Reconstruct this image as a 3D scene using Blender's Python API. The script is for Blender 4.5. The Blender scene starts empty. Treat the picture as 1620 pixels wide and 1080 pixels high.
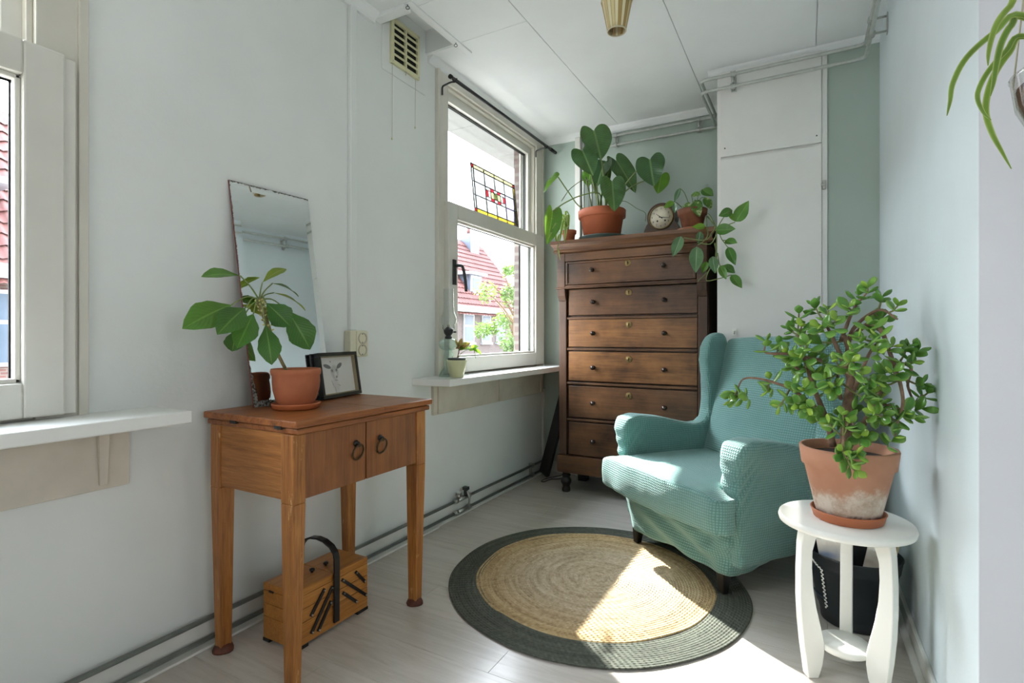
import bpy, bmesh, math, random
from mathutils import Vector, Matrix
random.seed(7)
C = bpy.context.scene.collection
SC = bpy.context.scene
PI = math.pi
V = Vector

# ------------------------------------------------------------------ camera, light, exposure
CAMX, CAMZ, FPX, HOR, YAW = 1.716, 1.02, 838.0, 532.0, math.radians(29.0)
cam_d = bpy.data.cameras.new('camera')
cam = bpy.data.objects.new('camera', cam_d); C.objects.link(cam)
cam.location = (CAMX, 0, CAMZ); cam.rotation_euler = (PI/2, 0, YAW)
cam_d.sensor_width = 36; cam_d.lens = 36*FPX/1620; cam_d.shift_y = (HOR-540)/1620
cam_d.clip_start = 0.02; cam_d.clip_end = 300
SC.camera = cam

w = bpy.data.worlds.new('sky'); SC.world = w; w.use_nodes = True
wn = w.node_tree.nodes; wl = w.node_tree.links
bg = wn['Background']
geo = wn.new('ShaderNodeTexCoord'); sep = wn.new('ShaderNodeSeparateXYZ')
wl.new(geo.outputs['Generated'], sep.inputs[0])
rmp = wn.new('ShaderNodeValToRGB')
rmp.color_ramp.elements[0].position = 0.0; rmp.color_ramp.elements[0].color = (0.97, 0.975, 1.0, 1)
rmp.color_ramp.elements[1].position = 0.9; rmp.color_ramp.elements[1].color = (0.78, 0.87, 1.0, 1)
wl.new(sep.outputs['Z'], rmp.inputs[0]); wl.new(rmp.outputs[0], bg.inputs['Color'])
# the hazy sky is brightest around the sun and dims smoothly away from it
vm = wn.new('ShaderNodeVectorMath'); vm.operation = 'DOT_PRODUCT'; wl.new(geo.outputs['Generated'], vm.inputs[0])
vm.inputs[1].default_value = tuple(-V((1.0, -0.75, -0.90)).normalized())
def wmath(op, x, y):
    n = wn.new('ShaderNodeMath'); n.operation = op
    for k, q in enumerate((x, y)):
        if isinstance(q, (int, float)): n.inputs[k].default_value = q
        else: wl.new(q, n.inputs[k])
    return n.outputs[0]
glow = wmath('POWER', wmath('MULTIPLY', wmath('ADD', vm.outputs['Value'], 1.0), 0.5), 1.6)
wl.new(wmath('MULTIPLY', wmath('ADD', wmath('MULTIPLY', glow, 0.78), 0.22), 17.0), bg.inputs['Strength'])

sun_d = bpy.data.lights.new('sun', 'SUN'); sun = bpy.data.objects.new('sun', sun_d); C.objects.link(sun)
SUN_DIR = V((1.0, -0.75, -0.93)).normalized()
sun.rotation_euler = SUN_DIR.to_track_quat('-Z', 'Y').to_euler(); sun.location = (-6, 8, 8)
sun_d.energy = 19; sun_d.angle = math.radians(0.9); sun_d.color = (1.0, 0.97, 0.91)

def portal(name, loc, rot, sx, sy):
    d = bpy.data.lights.new(name, 'AREA'); d.shape = 'RECTANGLE'; d.size = sx; d.size_y = sy
    d.cycles.is_portal = True
    o = bpy.data.objects.new(name, d); C.objects.link(o); o.location = loc; o.rotation_euler = rot
portal('window_portal_far', (-0.24, 2.95, 1.65), (0, -PI/2, 0), 1.8, 1.4)
portal('window_portal_near', (-0.24, 0.05, 1.65), (0, -PI/2, 0), 1.8, 1.4)
portal('fill_opening_portal', (5.25, -0.9, 1.55), (0, PI/2, 0), 1.4, 1.2)  # portal for the unseen opening added behind the camera as fill light

SC.view_settings.view_transform = 'Standard'; SC.view_settings.look = 'None'
SC.view_settings.gamma = 1.0; SC.view_settings.use_curve_mapping = False
SC.view_settings.exposure = 0.64
SC.cycles.max_bounces = 10; SC.cycles.diffuse_bounces = 6; SC.cycles.glossy_bounces = 4
SC.cycles.transmission_bounces = 8; SC.cycles.transparent_max_bounces = 16
SC.cycles.sample_clamp_indirect = 6.0; SC.cycles.use_denoising = True
SC.cycles.caustics_reflective = False; SC.cycles.caustics_refractive = False

# ------------------------------------------------------------------ helpers
_F = (-math.sin(YAW), math.cos(YAW)); _R = (math.cos(YAW), math.sin(YAW))
def _ray(px, py):
    l = (px-810.0)/FPX
    return V((_F[0]+_R[0]*l, _F[1]+_R[1]*l, (HOR-py)/FPX))
CP = V((CAMX, 0, CAMZ))
def at_x(px, py, x): d = _ray(px, py); return CP + d*((x-CAMX)/d.x)
def at_y(px, py, y): d = _ray(px, py); return CP + d*(y/d.y)
def at_z(px, py, z): d = _ray(px, py); return CP + d*((z-CAMZ)/d.z)

def S(r, g, b):
    f = lambda c: (c/12.92 if c <= 0.04045 else ((c+0.055)/1.055)**2.4)
    return (f(r/255), f(g/255), f(b/255), 1)

class NT:
    def __init__(s, name):
        s.m = bpy.data.materials.new(name); s.m.use_nodes = True
        s.n = s.m.node_tree.nodes; s.l = s.m.node_tree.links
        s.b = s.n['Principled BSDF']; s.o = s.n['Material Output']
        s._tc = None
    def tc(s, out='Object'):
        if not s._tc: s._tc = s.n.new('ShaderNodeTexCoord')
        return s._tc.outputs[out]
    def mapping(s, scale, src=None, rot=(0,0,0), loc=(0,0,0)):
        m = s.n.new('ShaderNodeMapping'); m.inputs['Scale'].default_value = scale
        m.inputs['Rotation'].default_value = rot; m.inputs['Location'].default_value = loc
        s.l.new(src if src is not None else s.tc(), m.inputs[0]); return m.outputs[0]
    def noise(s, scale, detail=4, vec=None, rough=0.55, dist=0.0):
        t = s.n.new('ShaderNodeTexNoise'); t.inputs['Scale'].default_value = scale
        t.inputs['Detail'].default_value = detail; t.inputs['Roughness'].default_value = rough
        t.inputs['Distortion'].default_value = dist
        s.l.new(vec if vec is not None else s.tc(), t.inputs['Vector']); return t.outputs['Fac']
    def ramp(s, fac, stops):
        r = s.n.new('ShaderNodeValToRGB'); e = r.color_ramp.elements
        while len(e) < len(stops): e.new(0.5)
        for el, (p, c) in zip(e, stops): el.position = p; el.color = c if len(c) == 4 else (*c, 1)
        s.l.new(fac, r.inputs[0]); return r.outputs[0]
    def mix(s, fac, a, b, mode='MIX'):
        x = s.n.new('ShaderNodeMix'); x.data_type = 'RGBA'; x.blend_type = mode
        for i, v in ((0, fac), (6, a), (7, b)):
            if isinstance(v, (int, float)): x.inputs[i].default_value = v
            elif isinstance(v, tuple): x.inputs[i].default_value = v
            else: s.l.new(v, x.inputs[i])
        return x.outputs[2]
    def math(s, op, a, b=0.0, c=None):
        x = s.n.new('ShaderNodeMath'); x.operation = op
        for i, v in enumerate((a, b, c)):
            if v is None: continue
            if isinstance(v, (int, float)): x.inputs[i].default_value = v
            else: s.l.new(v, x.inputs[i])
        return x.outputs[0]
    def bump(s, h, strength=0.3, dist=0.01):
        b = s.n.new('ShaderNodeBump'); b.inputs['Strength'].default_value = strength
        b.inputs['Distance'].default_value = dist
        s.l.new(h, b.inputs['Height']); s.l.new(b.outputs[0], s.b.inputs['Normal'])
    def col(s, c):
        if isinstance(c, tuple): s.b.inputs['Base Color'].default_value = c
        else: s.l.new(c, s.b.inputs['Base Color'])
    def set(s, **k):
        for a, v in k.items():
            i = s.b.inputs[a.replace('_', ' ')]
            if isinstance(v, (int, float, tuple)): i.default_value = v
            else: s.l.new(v, i)

def plain(name, c, rough=0.5, metal=0.0, var=0.08, nscale=12, bump=0.0, bscale=60, **k):
    t = NT(name)
    n = t.noise(nscale, 5)
    d = tuple(x*(1-var) for x in c[:3])+(1,); u = tuple(min(1, x*(1+var)) for x in c[:3])+(1,)
    t.col(t.ramp(n, [(0.3, d), (0.7, u)]))
    t.set(Roughness=rough, Metallic=metal, **k)
    if bump: t.bump(t.noise(bscale, 4), bump, 0.004)
    return t.m

def wood(name, dark, mid, light, axis='x', scale=1.0, rough=0.4, wear=None, bump=0.12, mottled=0.0):
    t = NT(name)
    st = {'x': (1.2, 22, 22), 'y': (22, 1.2, 22), 'z': (22, 22, 1.2)}[axis]
    vec = t.mapping(tuple(q*scale for q in st))
    a = t.noise(1.6, 6, vec, 0.62, 0.9)
    fine = t.noise(9.0, 3, vec, 0.6)
    c = t.ramp(a, [(0.28, dark), (0.5, mid), (0.72, light)])
    c = t.mix(0.28, c, t.ramp(fine, [(0.35, tuple(x*0.55 for x in dark[:3])+(1,)), (0.6, light)]))
    if mottled:
        c = t.mix(mottled, c, t.ramp(t.noise(3.2, 4, None, 0.6), [(0.35, tuple(x*0.45 for x in dark[:3])+(1,)), (0.65, tuple(min(1, x*1.25) for x in light[:3])+(1,))]))
    if wear:
        c = t.mix(t.ramp(t.noise(38, 6, t.mapping((1, 1, 0.25)), 0.7), [(0.62, (0,0,0,1)), (0.70, (1,1,1,1))]), c, wear)
    t.col(c); t.set(Roughness=t.math('MULTIPLY_ADD', fine, 0.25, rough-0.1))
    t.bump(fine, bump, 0.002)
    return t.m

def glassy(name, c=(1,1,1,1), rough=0.0, amount=0.9, tint=None):
    """thin pane: mostly see-through with a mirror-like sheen"""
    t = NT(name)
    tr = t.n.new('ShaderNodeBsdfTransparent'); tr.inputs[0].default_value = tint or c
    gl = t.n.new('ShaderNodeBsdfGlossy'); gl.inputs['Roughness'].default_value = rough
    fr = t.n.new('ShaderNodeLayerWeight'); fr.inputs[0].default_value = 0.5
    mx = t.n.new('ShaderNodeMixShader')
    t.l.new(t.math('MULTIPLY_ADD', t.math('POWER', fr.outputs['Facing'], 4.0), amount*0.8, 0.02), mx.inputs[0]); t.l.new(tr.outputs[0], mx.inputs[1]); t.l.new(gl.outputs[0], mx.inputs[2])
    t.l.new(mx.outputs[0], t.o.inputs['Surface'])
    return t.m

def leafmat(name, c, tip=None, vein=None, rough=0.35, trans=0.25, varieg=None):
    t = NT(name)
    uv = t.tc('UV'); sp = t.n.new('ShaderNodeSeparateXYZ'); t.l.new(uv, sp.inputs[0])
    n = t.noise(14, 4)
    base = t.ramp(n, [(0.3, tuple(x*0.72 for x in c[:3])+(1,)), (0.7, tuple(min(1, x*1.25) for x in c[:3])+(1,))])
    oi = t.n.new('ShaderNodeObjectInfo')
    hs = t.n.new('ShaderNodeHueSaturation'); t.l.new(base, hs.inputs['Color'])
    t.l.new(t.math('MULTIPLY_ADD', oi.outputs['Random'], 0.5, 0.75), hs.inputs['Value'])
    t.l.new(t.math('MULTIPLY_ADD', oi.outputs['Random'], -0.03, 0.515), hs.inputs['Hue'])
    base = hs.outputs[0]
    if varieg:
        base = t.mix(t.ramp(t.noise(26, 5, t.mapping((1, 1, 1)), 0.7, 1.5), [(0.5, (0,0,0,1)), (0.6, (1,1,1,1))]), base, varieg)
    d = t.math('ABSOLUTE', t.math('SUBTRACT', sp.outputs[0], 0.5))
    if vein:
        m1 = t.ramp(d, [(0.012, (1,1,1,1)), (0.045, (0,0,0,1))])
        base = t.mix(t.math('MULTIPLY', m1, 0.8), base, vein)
        side = t.math('SINE', t.math('MULTIPLY', t.math('SUBTRACT', sp.outputs[1], t.math('MULTIPLY', d, 0.6)), 75))
        base = t.mix(t.math('MULTIPLY', t.ramp(side, [(0.82, (0,0,0,1)), (0.98, (1,1,1,1))]), 0.22), base, vein)
        t.bump(t.math('ADD', side, t.math('MULTIPLY', d, 4)), 0.12, 0.003)
    if tip:
        base = t.mix(t.ramp(d, [(0.25, (0,0,0,1)), (0.46, (1,1,1,1))]), base, tip)
    t.col(base); t.set(Roughness=rough)
    tl = t.n.new('ShaderNodeBsdfTranslucent'); t.l.new(t.mix(0.4, base, (0.35, 0.55, 0.05, 1)), tl.inputs[0])
    mx = t.n.new('ShaderNodeMixShader'); mx.inputs[0].default_value = trans
    t.l.new(t.b.outputs[0], mx.inputs[1]); t.l.new(tl.outputs[0], mx.inputs[2]); t.l.new(mx.outputs[0], t.o.inputs['Surface'])
    return t.m

ROOT = {}   # object name -> root matrix inverse
class MB:
    """collects quads and n-gons; build() links them as ONE mesh object"""
    def __init__(s): s.v = []; s.f = []; s.uv = {}; s.sm = []
    def add(s, vs, fs, smooth=False, uvs=None):
        o = len(s.v); s.v += [V(p) for p in vs]
        for f in fs: s.f.append([i+o for i in f]); s.sm.append(smooth)
        if uvs:
            for i, q in enumerate(uvs): s.uv[o+i] = q
        return s
    def box(s, x0, y0, z0, x1, y1, z1):
        return s.add([(x0,y0,z0),(x1,y0,z0),(x1,y1,z0),(x0,y1,z0),(x0,y0,z1),(x1,y0,z1),(x1,y1,z1),(x0,y1,z1)],
                     [(0,3,2,1),(4,5,6,7),(0,1,5,4),(1,2,6,5),(2,3,7,6),(3,0,4,7)])
    def hexa(s, bot, top):
        return s.add(list(bot)+list(top), [(3,2,1,0),(4,5,6,7),(0,1,5,4),(1,2,6,5),(2,3,7,6),(3,0,4,7)])
    def taper(s, c0, c1, h0, h1):
        q = lambda c, h: [(c[0]-h[0], c[1]-h[1], c[2]), (c[0]+h[0], c[1]-h[1], c[2]), (c[0]+h[0], c[1]+h[1], c[2]), (c[0]-h[0], c[1]+h[1], c[2])]
        return s.hexa(q(c0, h0), q(c1, h1))
    def prism(s, poly, lo, hi, axis='z'):
        P = {'z': lambda a, b, c: (a, b, c), 'x': lambda a, b, c: (c, a, b), 'y': lambda a, b, c: (a, c, b)}[axis]
        n = len(poly)
        return s.add([P(a, b, lo) for a, b in poly]+[P(a, b, hi) for a, b in poly],
                     [tuple(range(n))[::-1], tuple(range(n, 2*n))]+[(i, (i+1) % n, n+(i+1) % n, n+i) for i in range(n)])
    def cyl(s, p0, p1, r0, r1=None, n=14): return s.tube([p0, p1], [r0, r0 if r1 is None else r1], n)
    def tube(s, pts, r, n=10, caps=True, smooth=True, flat=1.0):
        pts = [V(p) for p in pts]; k = len(pts)
        if isinstance(r, (int, float)): r = [r]*k
        t0 = (pts[1]-pts[0]).normalized()
        up = V((0,0,1)) if abs(t0.z) < 0.9 else V((1,0,0))
        a = t0.cross(up).normalized(); vs = []; fs = []
        for i, p in enumerate(pts):
            t = (pts[min(i+1, k-1)]-pts[max(i-1, 0)]).normalized()
            a = (a-t*a.dot(t)).normalized(); b = t.cross(a)
            for j in range(n):
                q = 2*PI*j/n; vs.append(p+(a*math.cos(q)+b*math.sin(q)*flat)*r[i])
        for i in range(k-1):
            for j in range(n): fs.append((i*n+j, i*n+(j+1) % n, (i+1)*n+(j+1) % n, (i+1)*n+j))
        s.add(vs, fs, smooth)
        if caps:
            o = len(s.v)-k*n
            s.f.append([o+j for j in range(n)][::-1]); s.sm.append(False)
            s.f.append([o+(k-1)*n+j for j in range(n)]); s.sm.append(False)
        return s
    def lathe(s, prof, c=(0,0,0), n=32, smooth=True, wob=0.0):
        c = V(c); vs = []; fs = []; k = len(prof)
        for i, (r, z) in enumerate(prof):
            for j in range(n):
                q = 2*PI*j/n; rr = r*(1+wob*math.sin(3*q+i))
                vs.append(c+V((rr*math.cos(q), rr*math.sin(q), z)))
        for i in range(k-1):
            for j in range(n): fs.append((i*n+j, i*n+(j+1) % n, (i+1)*n+(j+1) % n, (i+1)*n+j))
        return s.add(vs, fs, smooth)
    def grid(s, fn, nu, nv, closeu=False, uvs=None):
        vs = []; uu = []; fs = []
        for i in range(nv+1):
            for j in range(nu if closeu else nu+1):
                vs.append(fn(j/nu, i/nv)); uu.append((j/nu, i/nv))
        m = nu if closeu else nu+1
        for i in range(nv):
            for j in range(nu):
                a, b = i*m+j, i*m+(j+1) % m; fs.append((a, b, b+m, a+m))
        return s.add(vs, fs, True, uu)
    def heart(s, base, tip, nrm, width, curl=0.0, fold=0.12):
        base, tip, nrm = V(base), V(tip), V(nrm)
        ax = tip-base; L = ax.length; ax.normalize()
        nrm = (nrm-ax*nrm.dot(ax)).normalized(); sd = ax.cross(nrm)
        half = bez([(0.0, 0.03, 0), (0.16, -0.07, 0), (0.45, -0.15, 0), (0.76, -0.09, 0), (0.96, 0.08, 0), (1.0, 0.27, 0), (0.88, 0.5, 0), (0.62, 0.72, 0), (0.30, 0.89, 0), (0.0, 1.0, 0)], 3)
        out = half+[V((-p.x, p.y, 0)) for p in half[-2:0:-1]]
        n = len(out); rings = [0.0, 0.25, 0.5, 0.75, 0.92, 1.0]; vs = []; uv = []; fs = []
        for r in rings:
            for p in out:
                x, y = p.x*r, 0.06+(p.y-0.06)*r
                h = abs(x)*width/2*fold*2 + curl*L*(1.6*y*y) + 0.05*width*math.sin(7*y+3*x)*r*abs(x)
                vs.append(base+ax*(L*y)+sd*(x*width/2)+nrm*h); uv.append((0.5+x*0.5, y))
        for i in range(len(rings)-1):
            for j in range(n): fs.append((i*n+j, i*n+(j+1) % n, (i+1)*n+(j+1) % n, (i+1)*n+j))
        return s.add(vs, fs, True, uv)
    def leaf(s, base, tip, nrm, width, kind='ovate', curl=0.0, fold=0.12, ns=4, nt=8, twist=0.0):
        base, tip, nrm = V(base), V(tip), V(nrm)
        ax = tip-base; L = ax.length; ax.normalize()
        nrm = (nrm-ax*nrm.dot(ax)).normalized(); sd = ax.cross(nrm)
        prof = {'ovate': lambda t: math.sin(PI*min(1, t**0.75))**0.8*(1 if t < .6 else 1-0.25*(t-.6)/.4),
                'obov': lambda t: math.sin(PI*t**1.28)**0.9*(1+0.05*math.sin(22*t)),
                'strap': lambda t: min(1, (t+0.15)*4)*(1-t**3)**0.8,
                'round': lambda t: math.sin(PI*t)**0.6,
                'heart': lambda t: (1-t**2.2)**0.8*(0.62+0.9*t*(1-t)*1.75) if t < 1 else 0}[kind]
        def fn(u, t):
            q = 2*u-1; ww = prof(t)*width/2
            back = -0.2*L*abs(q)**1.6*(1-t)**3 if kind == 'heart' else 0.0
            tw = twist*t
            sdr = sd*math.cos(tw)+nrm*math.sin(tw); nr = nrm*math.cos(tw)-sd*math.sin(tw)
            return base+ax*(L*t+back)+sdr*(q*ww)+nr*(abs(q)*ww*fold*2)+nrm*(curl*L*math.sin(PI*t*0.9)-curl*L*0.6*t*t)
        return s.grid(fn, ns*2, nt)
    def build(s, name, mat, parent=None, label=None, bevel=0.0, local=False, solid=0.0, subsurf=0, seg=2):
        inv = ROOT.get(parent.name if parent else None)
        vs = [inv @ p for p in s.v] if (inv is not None and not local) else s.v
        me = bpy.data.meshes.new(name); me.from_pydata([tuple(p) for p in vs], [], s.f)
        me.polygons.foreach_set('use_smooth', s.sm)
        if s.uv:
            l = me.uv_layers.new(name='uv')
            for lp in me.loops: l.data[lp.index].uv = s.uv.get(lp.vertex_index, (0, 0))
        me.materials.append(mat)
        o = bpy.data.objects.new(name, me); C.objects.link(o)
        if parent:
            o.parent = parent; ROOT[o.name] = inv if inv is not None else Matrix.Identity(4)
        else: ROOT[o.name] = Matrix.Identity(4)
        if label: o['label'] = label
        if bevel:
            b = o.modifiers.new('bevel', 'BEVEL'); b.width = bevel; b.segments = seg; b.limit_method = 'ANGLE'; b.angle_limit = 0.7
            b.harden_normals = False
        if solid: m = o.modifiers.new('solid', 'SOLIDIFY'); m.thickness = solid; m.offset = 0
        if subsurf: m = o.modifiers.new('sub', 'SUBSURF'); m.levels = m.render_levels = subsurf
        return o

def tag(o, label, cat, group=None):
    o['label'] = label; o['category'] = cat
    if group: o['group'] = group
    return o
def thing(name, label, cat, loc=(0,0,0), rotz=0.0, group=None):
    o = bpy.data.objects.new(name, None); C.objects.link(o)
    o.location = loc; o.rotation_euler = (0, 0, rotz); o.empty_display_size = 0.05
    ROOT[o.name] = (Matrix.Translation(V(loc)) @ Matrix.Rotation(rotz, 4, 'Z')).inverted()
    return tag(o, label, cat, group)
def single(mb, name, mat, loc, label, cat, group=None, **k):
    """a thing that is one mesh, origin at its base"""
    for i, p in enumerate(mb.v): mb.v[i] = p-V(loc)
    o = mb.build(name, mat, **k); o.location = loc
    ROOT[o.name] = Matrix.Translation(V(loc)).inverted()
    return tag(o, label, cat, group)
def struct(mb, name, mat, **k):
    o = mb.build(name, mat, **k); o['kind'] = 'structure'; return o
def dup(o, parent=None, **k):
    c = o.copy(); C.objects.link(c)
    if parent: c.parent = parent
    for a, b in k.items(): setattr(c, a, b)
    return c
def arc(p0, p1, h, n=10, side=V((0,0,1))):
    p0, p1 = V(p0), V(p1)
    return [p0.lerp(p1, i/n)+side*(h*4*(i/n)*(1-i/n)) for i in range(n+1)]
def bez(pts, n=6):
    """Catmull-Rom through the points"""
    P = [V(p) for p in pts]; P = [P[0]*2-P[1]]+P+[P[-1]*2-P[-2]]; out = []
    for i in range(1, len(P)-2):
        a, b, c, d = P[i-1:i+3]
        for k in range(n):
            t = k/n
            out.append(0.5*((2*b)+(c-a)*t+(2*a-5*b+4*c-d)*t*t+(3*b-a-3*c+d)*t**3))
    return out+[P[-2]]

# ------------------------------------------------------------------ materials
def wallmat(name, c, stain=None):
    t = NT(name)
    n = t.noise(2.2, 4); f = t.noise(55, 5, None, 0.65)
    d = tuple(x*0.93 for x in c[:3])+(1,)
    cc = t.ramp(n, [(0.3, d), (0.7, c)])
    if stain: cc = t.mix(t.ramp(t.noise(5, 5), [(0.55, (0,0,0,1)), (0.75, (0.5,0.5,0.5,1))]), cc, stain)
    t.col(cc); t.set(Roughness=0.62); t.bump(t.math('ADD', f, t.math('MULTIPLY', t.noise(9, 3), 1.5)), 0.11, 0.006)
    return t.m
M = {}
M['wall_white'] = wallmat('white_wall_paint', S(229, 233, 231))
M['wall_blue'] = wallmat('pale_blue_wall_paint', S(216, 228, 231))
M['wall_green'] = wallmat('grey_green_wall_paint', S(172, 187, 178))
M['wall_lilac'] = wallmat('cool_white_wall_paint', S(212, 215, 221))
M['ceiling'] = wallmat('ceiling_paint', S(236, 239, 240))
M['soffit'] = plain('weathered_soffit_paint', S(128, 130, 128), 0.7, var=0.05)
M['trim_white'] = plain('white_gloss_paint', S(222, 222, 216), 0.35, var=0.04, nscale=5, bump=0.05)
M['frame_cream'] = plain('cream_window_paint', S(208, 205, 194), 0.4, var=0.05, nscale=4, bump=0.05)
M['sash'] = plain('grey_white_sash_paint', S(214, 213, 205), 0.38, var=0.04, nscale=5)
M['sill'] = plain('white_sill_paint', S(230, 231, 228), 0.32, var=0.03, nscale=4)
M['panel_cream'] = plain('worn_cream_panel', S(205, 198, 184), 0.5, var=0.10, nscale=6, bump=0.08)
M['closet'] = plain('closet_paint', S(230, 230, 227), 0.38, var=0.04, nscale=3, bump=0.08, bscale=40)
M['stand'] = plain('white_lacquer', S(236, 236, 230), 0.3, var=0.02, nscale=8)
M['glass'] = glassy('window_glass', (0.97, 0.98, 0.98, 1))
M['zinc'] = plain('painted_pipe', S(186, 190, 186), 0.32, 0.45, var=0.1, nscale=30)
M['steel'] = plain('steel', S(190, 190, 186), 0.28, 1.0, var=0.08)
M['darksteel'] = plain('dark_steel', S(70, 72, 72), 0.4, 0.8)
M['brass'] = plain('aged_brass', S(136, 116, 76), 0.42, 0.9, var=0.25, nscale=90)
M['black'] = plain('black_paint', S(28, 29, 30), 0.4, var=0.15)
M['blackwood'] = wood('black_stained_wood', S(14, 13, 14), S(24, 22, 23), S(36, 32, 31), 'z')
M['terracotta'] = plain('terracotta', S(176, 104, 70), 0.75, var=0.16, nscale=9, bump=0.12, bscale=70)
M['soil'] = plain('soil', S(48, 38, 30), 0.95, var=0.4, nscale=60, bump=0.8, bscale=80)
M['bark'] = plain('bark', S(120, 95, 72), 0.8, var=0.3, nscale=40, bump=0.4, bscale=90)
M['stem_green'] = plain('stem_green', S(110, 128, 70), 0.5, var=0.15, nscale=30)
M['cream_plastic'] = plain('aged_cream_plastic', S(218, 214, 190), 0.4, var=0.03)
M['vent_cream'] = plain('yellowed_plastic', S(214, 212, 172), 0.42, var=0.04)
M['dark'] = plain('dark_void', S(30, 32, 24), 0.9)
M['white_print'] = plain('paper', S(232, 232, 226), 0.6, var=0.02)
M['cord'] = plain('cord', S(190, 186, 160), 0.7)

def floor_mat():
    t = NT('whitewashed_floorboard')
    oi = t.n.new('ShaderNodeObjectInfo')
    vec = t.mapping((1.3, 16, 1))
    a = t.noise(1.5, 6, vec, 0.65, 1.2); f = t.noise(12, 4, t.mapping((1.2, 14, 1)), 0.7)
    c = t.ramp(a, [(0.25, S(176, 168, 158)), (0.5, S(194, 187, 178)), (0.8, S(208, 203, 196))])
    c = t.mix(t.math('MULTIPLY', t.ramp(f, [(0.45, (0,0,0,1)), (0.75, (1,1,1,1))]), 0.35), c, S(214, 210, 205))
    hs = t.n.new('ShaderNodeHueSaturation'); t.l.new(c, hs.inputs['Color'])
    t.l.new(t.math('MULTIPLY_ADD', oi.outputs['Random'], 0.07, 0.96), hs.inputs['Value'])
    t.col(hs.outputs[0]); t.set(Roughness=t.math('MULTIPLY_ADD', f, 0.16, 0.26), Coat_Weight=0.35, Coat_Roughness=0.16); t.bump(f, 0.05, 0.003)
    return t.m
M['floor'] = floor_mat()
def brickmat(name, a, b, mortar, sc):
    t = NT(name); sp = t.n.new('ShaderNodeSeparateXYZ'); t.l.new(t.tc(), sp.inputs[0])
    cb = t.n.new('ShaderNodeCombineXYZ'); t.l.new(t.math('ADD', sp.outputs[0], sp.outputs[1]), cb.inputs[0]); t.l.new(sp.outputs[2], cb.inputs[1])
    k = t.n.new('ShaderNodeTexBrick'); t.l.new(cb.outputs[0], k.inputs['Vector'])
    k.inputs['Color1'].default_value = a; k.inputs['Color2'].default_value = b; k.inputs['Mortar'].default_value = mortar
    k.inputs['Scale'].default_value = sc; k.inputs['Mortar Size'].default_value = 0.012; k.inputs['Brick Width'].default_value = 0.21; k.inputs['Row Height'].default_value = 0.065
    t.col(k.outputs[0]); t.set(Roughness=0.85); return t.m
M['brick'] = brickmat('brown_brick', S(104, 88, 84), S(88, 76, 74), S(120, 114, 108), 1.0)
M['wood_table'] = wood('table_teak', S(96, 50, 22), S(140, 80, 38), S(172, 108, 56), 'y', 1.0, 0.36, bump=0.08)
M['wood_table_z'] = wood('table_oak_leg', S(112, 62, 24), S(158, 98, 42), S(186, 128, 66), 'z', 1.1, 0.4, wear=S(205, 160, 105))
M['wood_table_side'] = wood('table_side_panel', S(128, 76, 32), S(164, 104, 48), S(184, 126, 66), 'x', 1.6, 0.4)
M['wood_door'] = wood('table_door_veneer', S(98, 52, 24), S(130, 76, 38), S(152, 96, 52), 'z', 0.8, 0.38, mottled=0.25)
M['wood_box'] = wood('honey_beech', S(150, 92, 36), S(180, 118, 52), S(198, 140, 72), 'y', 0.9, 0.35)
M['wood_chest'] = wood('old_walnut', S(46, 31, 24), S(78, 53, 38), S(128, 88, 56), 'x', 0.8, 0.33, mottled=0.5)
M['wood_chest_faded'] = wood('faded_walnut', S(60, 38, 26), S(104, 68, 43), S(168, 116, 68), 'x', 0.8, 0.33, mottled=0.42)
M['wood_chest_z'] = wood('old_walnut_upright', S(46, 32, 25), S(74, 51, 37), S(104, 72, 50), 'z', 0.8, 0.4, mottled=0.3)
M['wood_cornice'] = wood('cornice_walnut', S(60, 38, 26), S(98, 64, 42), S(134, 94, 62), 'x', 0.8, 0.32)
M['wood_black'] = wood('ebonised', S(16, 12, 12), S(28, 22, 22), S(42, 34, 32), 'z', 1, 0.3)
# ================================================================== the room
CE = 2.51; WX = -0.037; RX = 2.035; BY = 3.66; BRY = 3.16; EY = 1.455
# floor: boards along x
fl = struct(MB().box(-0.2, -3.3, -0.12, 5.4, 3.9, -0.006), 'floor', M['dark'])
def clip_boards():
    random.seed(3); wd = 0.192; y = -0.55; row = 0
    while y < BY:
        off = (row % 3)*0.47; x = WX-off
        while x < 3.4:
            x0, x1 = max(x, WX), min(x+1.38, 3.4)
            if y > EY and x1 > RX+0.02: x1 = RX+0.01
            if x1-x0 > 0.05:
                b = MB().box(x0+0.0004, y+0.0004, -0.0058, x1-0.0004, min(y+wd, BY)-0.0004, 0.0)
                b.build('floorboard', M['floor'], fl, bevel=0.0007, seg=1)
            x += 1.38
        y += wd; row += 1
clip_boards()
MB().box(WX, -3.2, -0.0058, 5.2, -0.56, 0).build('floor_slab', M['floor'], fl)
MB().box(3.41, -0.56, -0.0058, 5.2, EY, 0).build('floor_slab', M['floor'], fl)

# left wall with two window openings
FW = (2.36, 3.50, 0.77, 2.44)      # far window hole y0,y1,z0,z1
NW = (-0.53, 0.66, 0.77, 2.44)
wl_ = MB()
XO = -0.165
for a in ((-3.3, NW[0], -3.0, 5.6), (NW[1], FW[0], -3.0, 5.6), (FW[1], BY+0.2, -3.0, 5.6)):
    wl_.box(XO, a[0], a[2], WX, a[1], a[3])
for q in (NW, FW):
    wl_.box(XO, q[0], -3.0, WX, q[1], q[2]); wl_.box(XO, q[0], q[3], WX, q[1], 5.6)
struct(wl_, 'wall_left', M['wall_white'])
wo = MB()
for a in ((-3.3, NW[0], -3.0, 2.44), (NW[1], FW[0], -3.0, 2.44), (FW[1]-0.03, 5.0, -3.0, 2.44)):
    wo.box(XO-0.004, a[0], a[2], XO, a[1], a[3])
for q in (NW, FW): wo.box(XO-0.004, q[0], -3.0, XO, q[1], q[2])
struct(wo, 'wall_outside', M['brick'])
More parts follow.
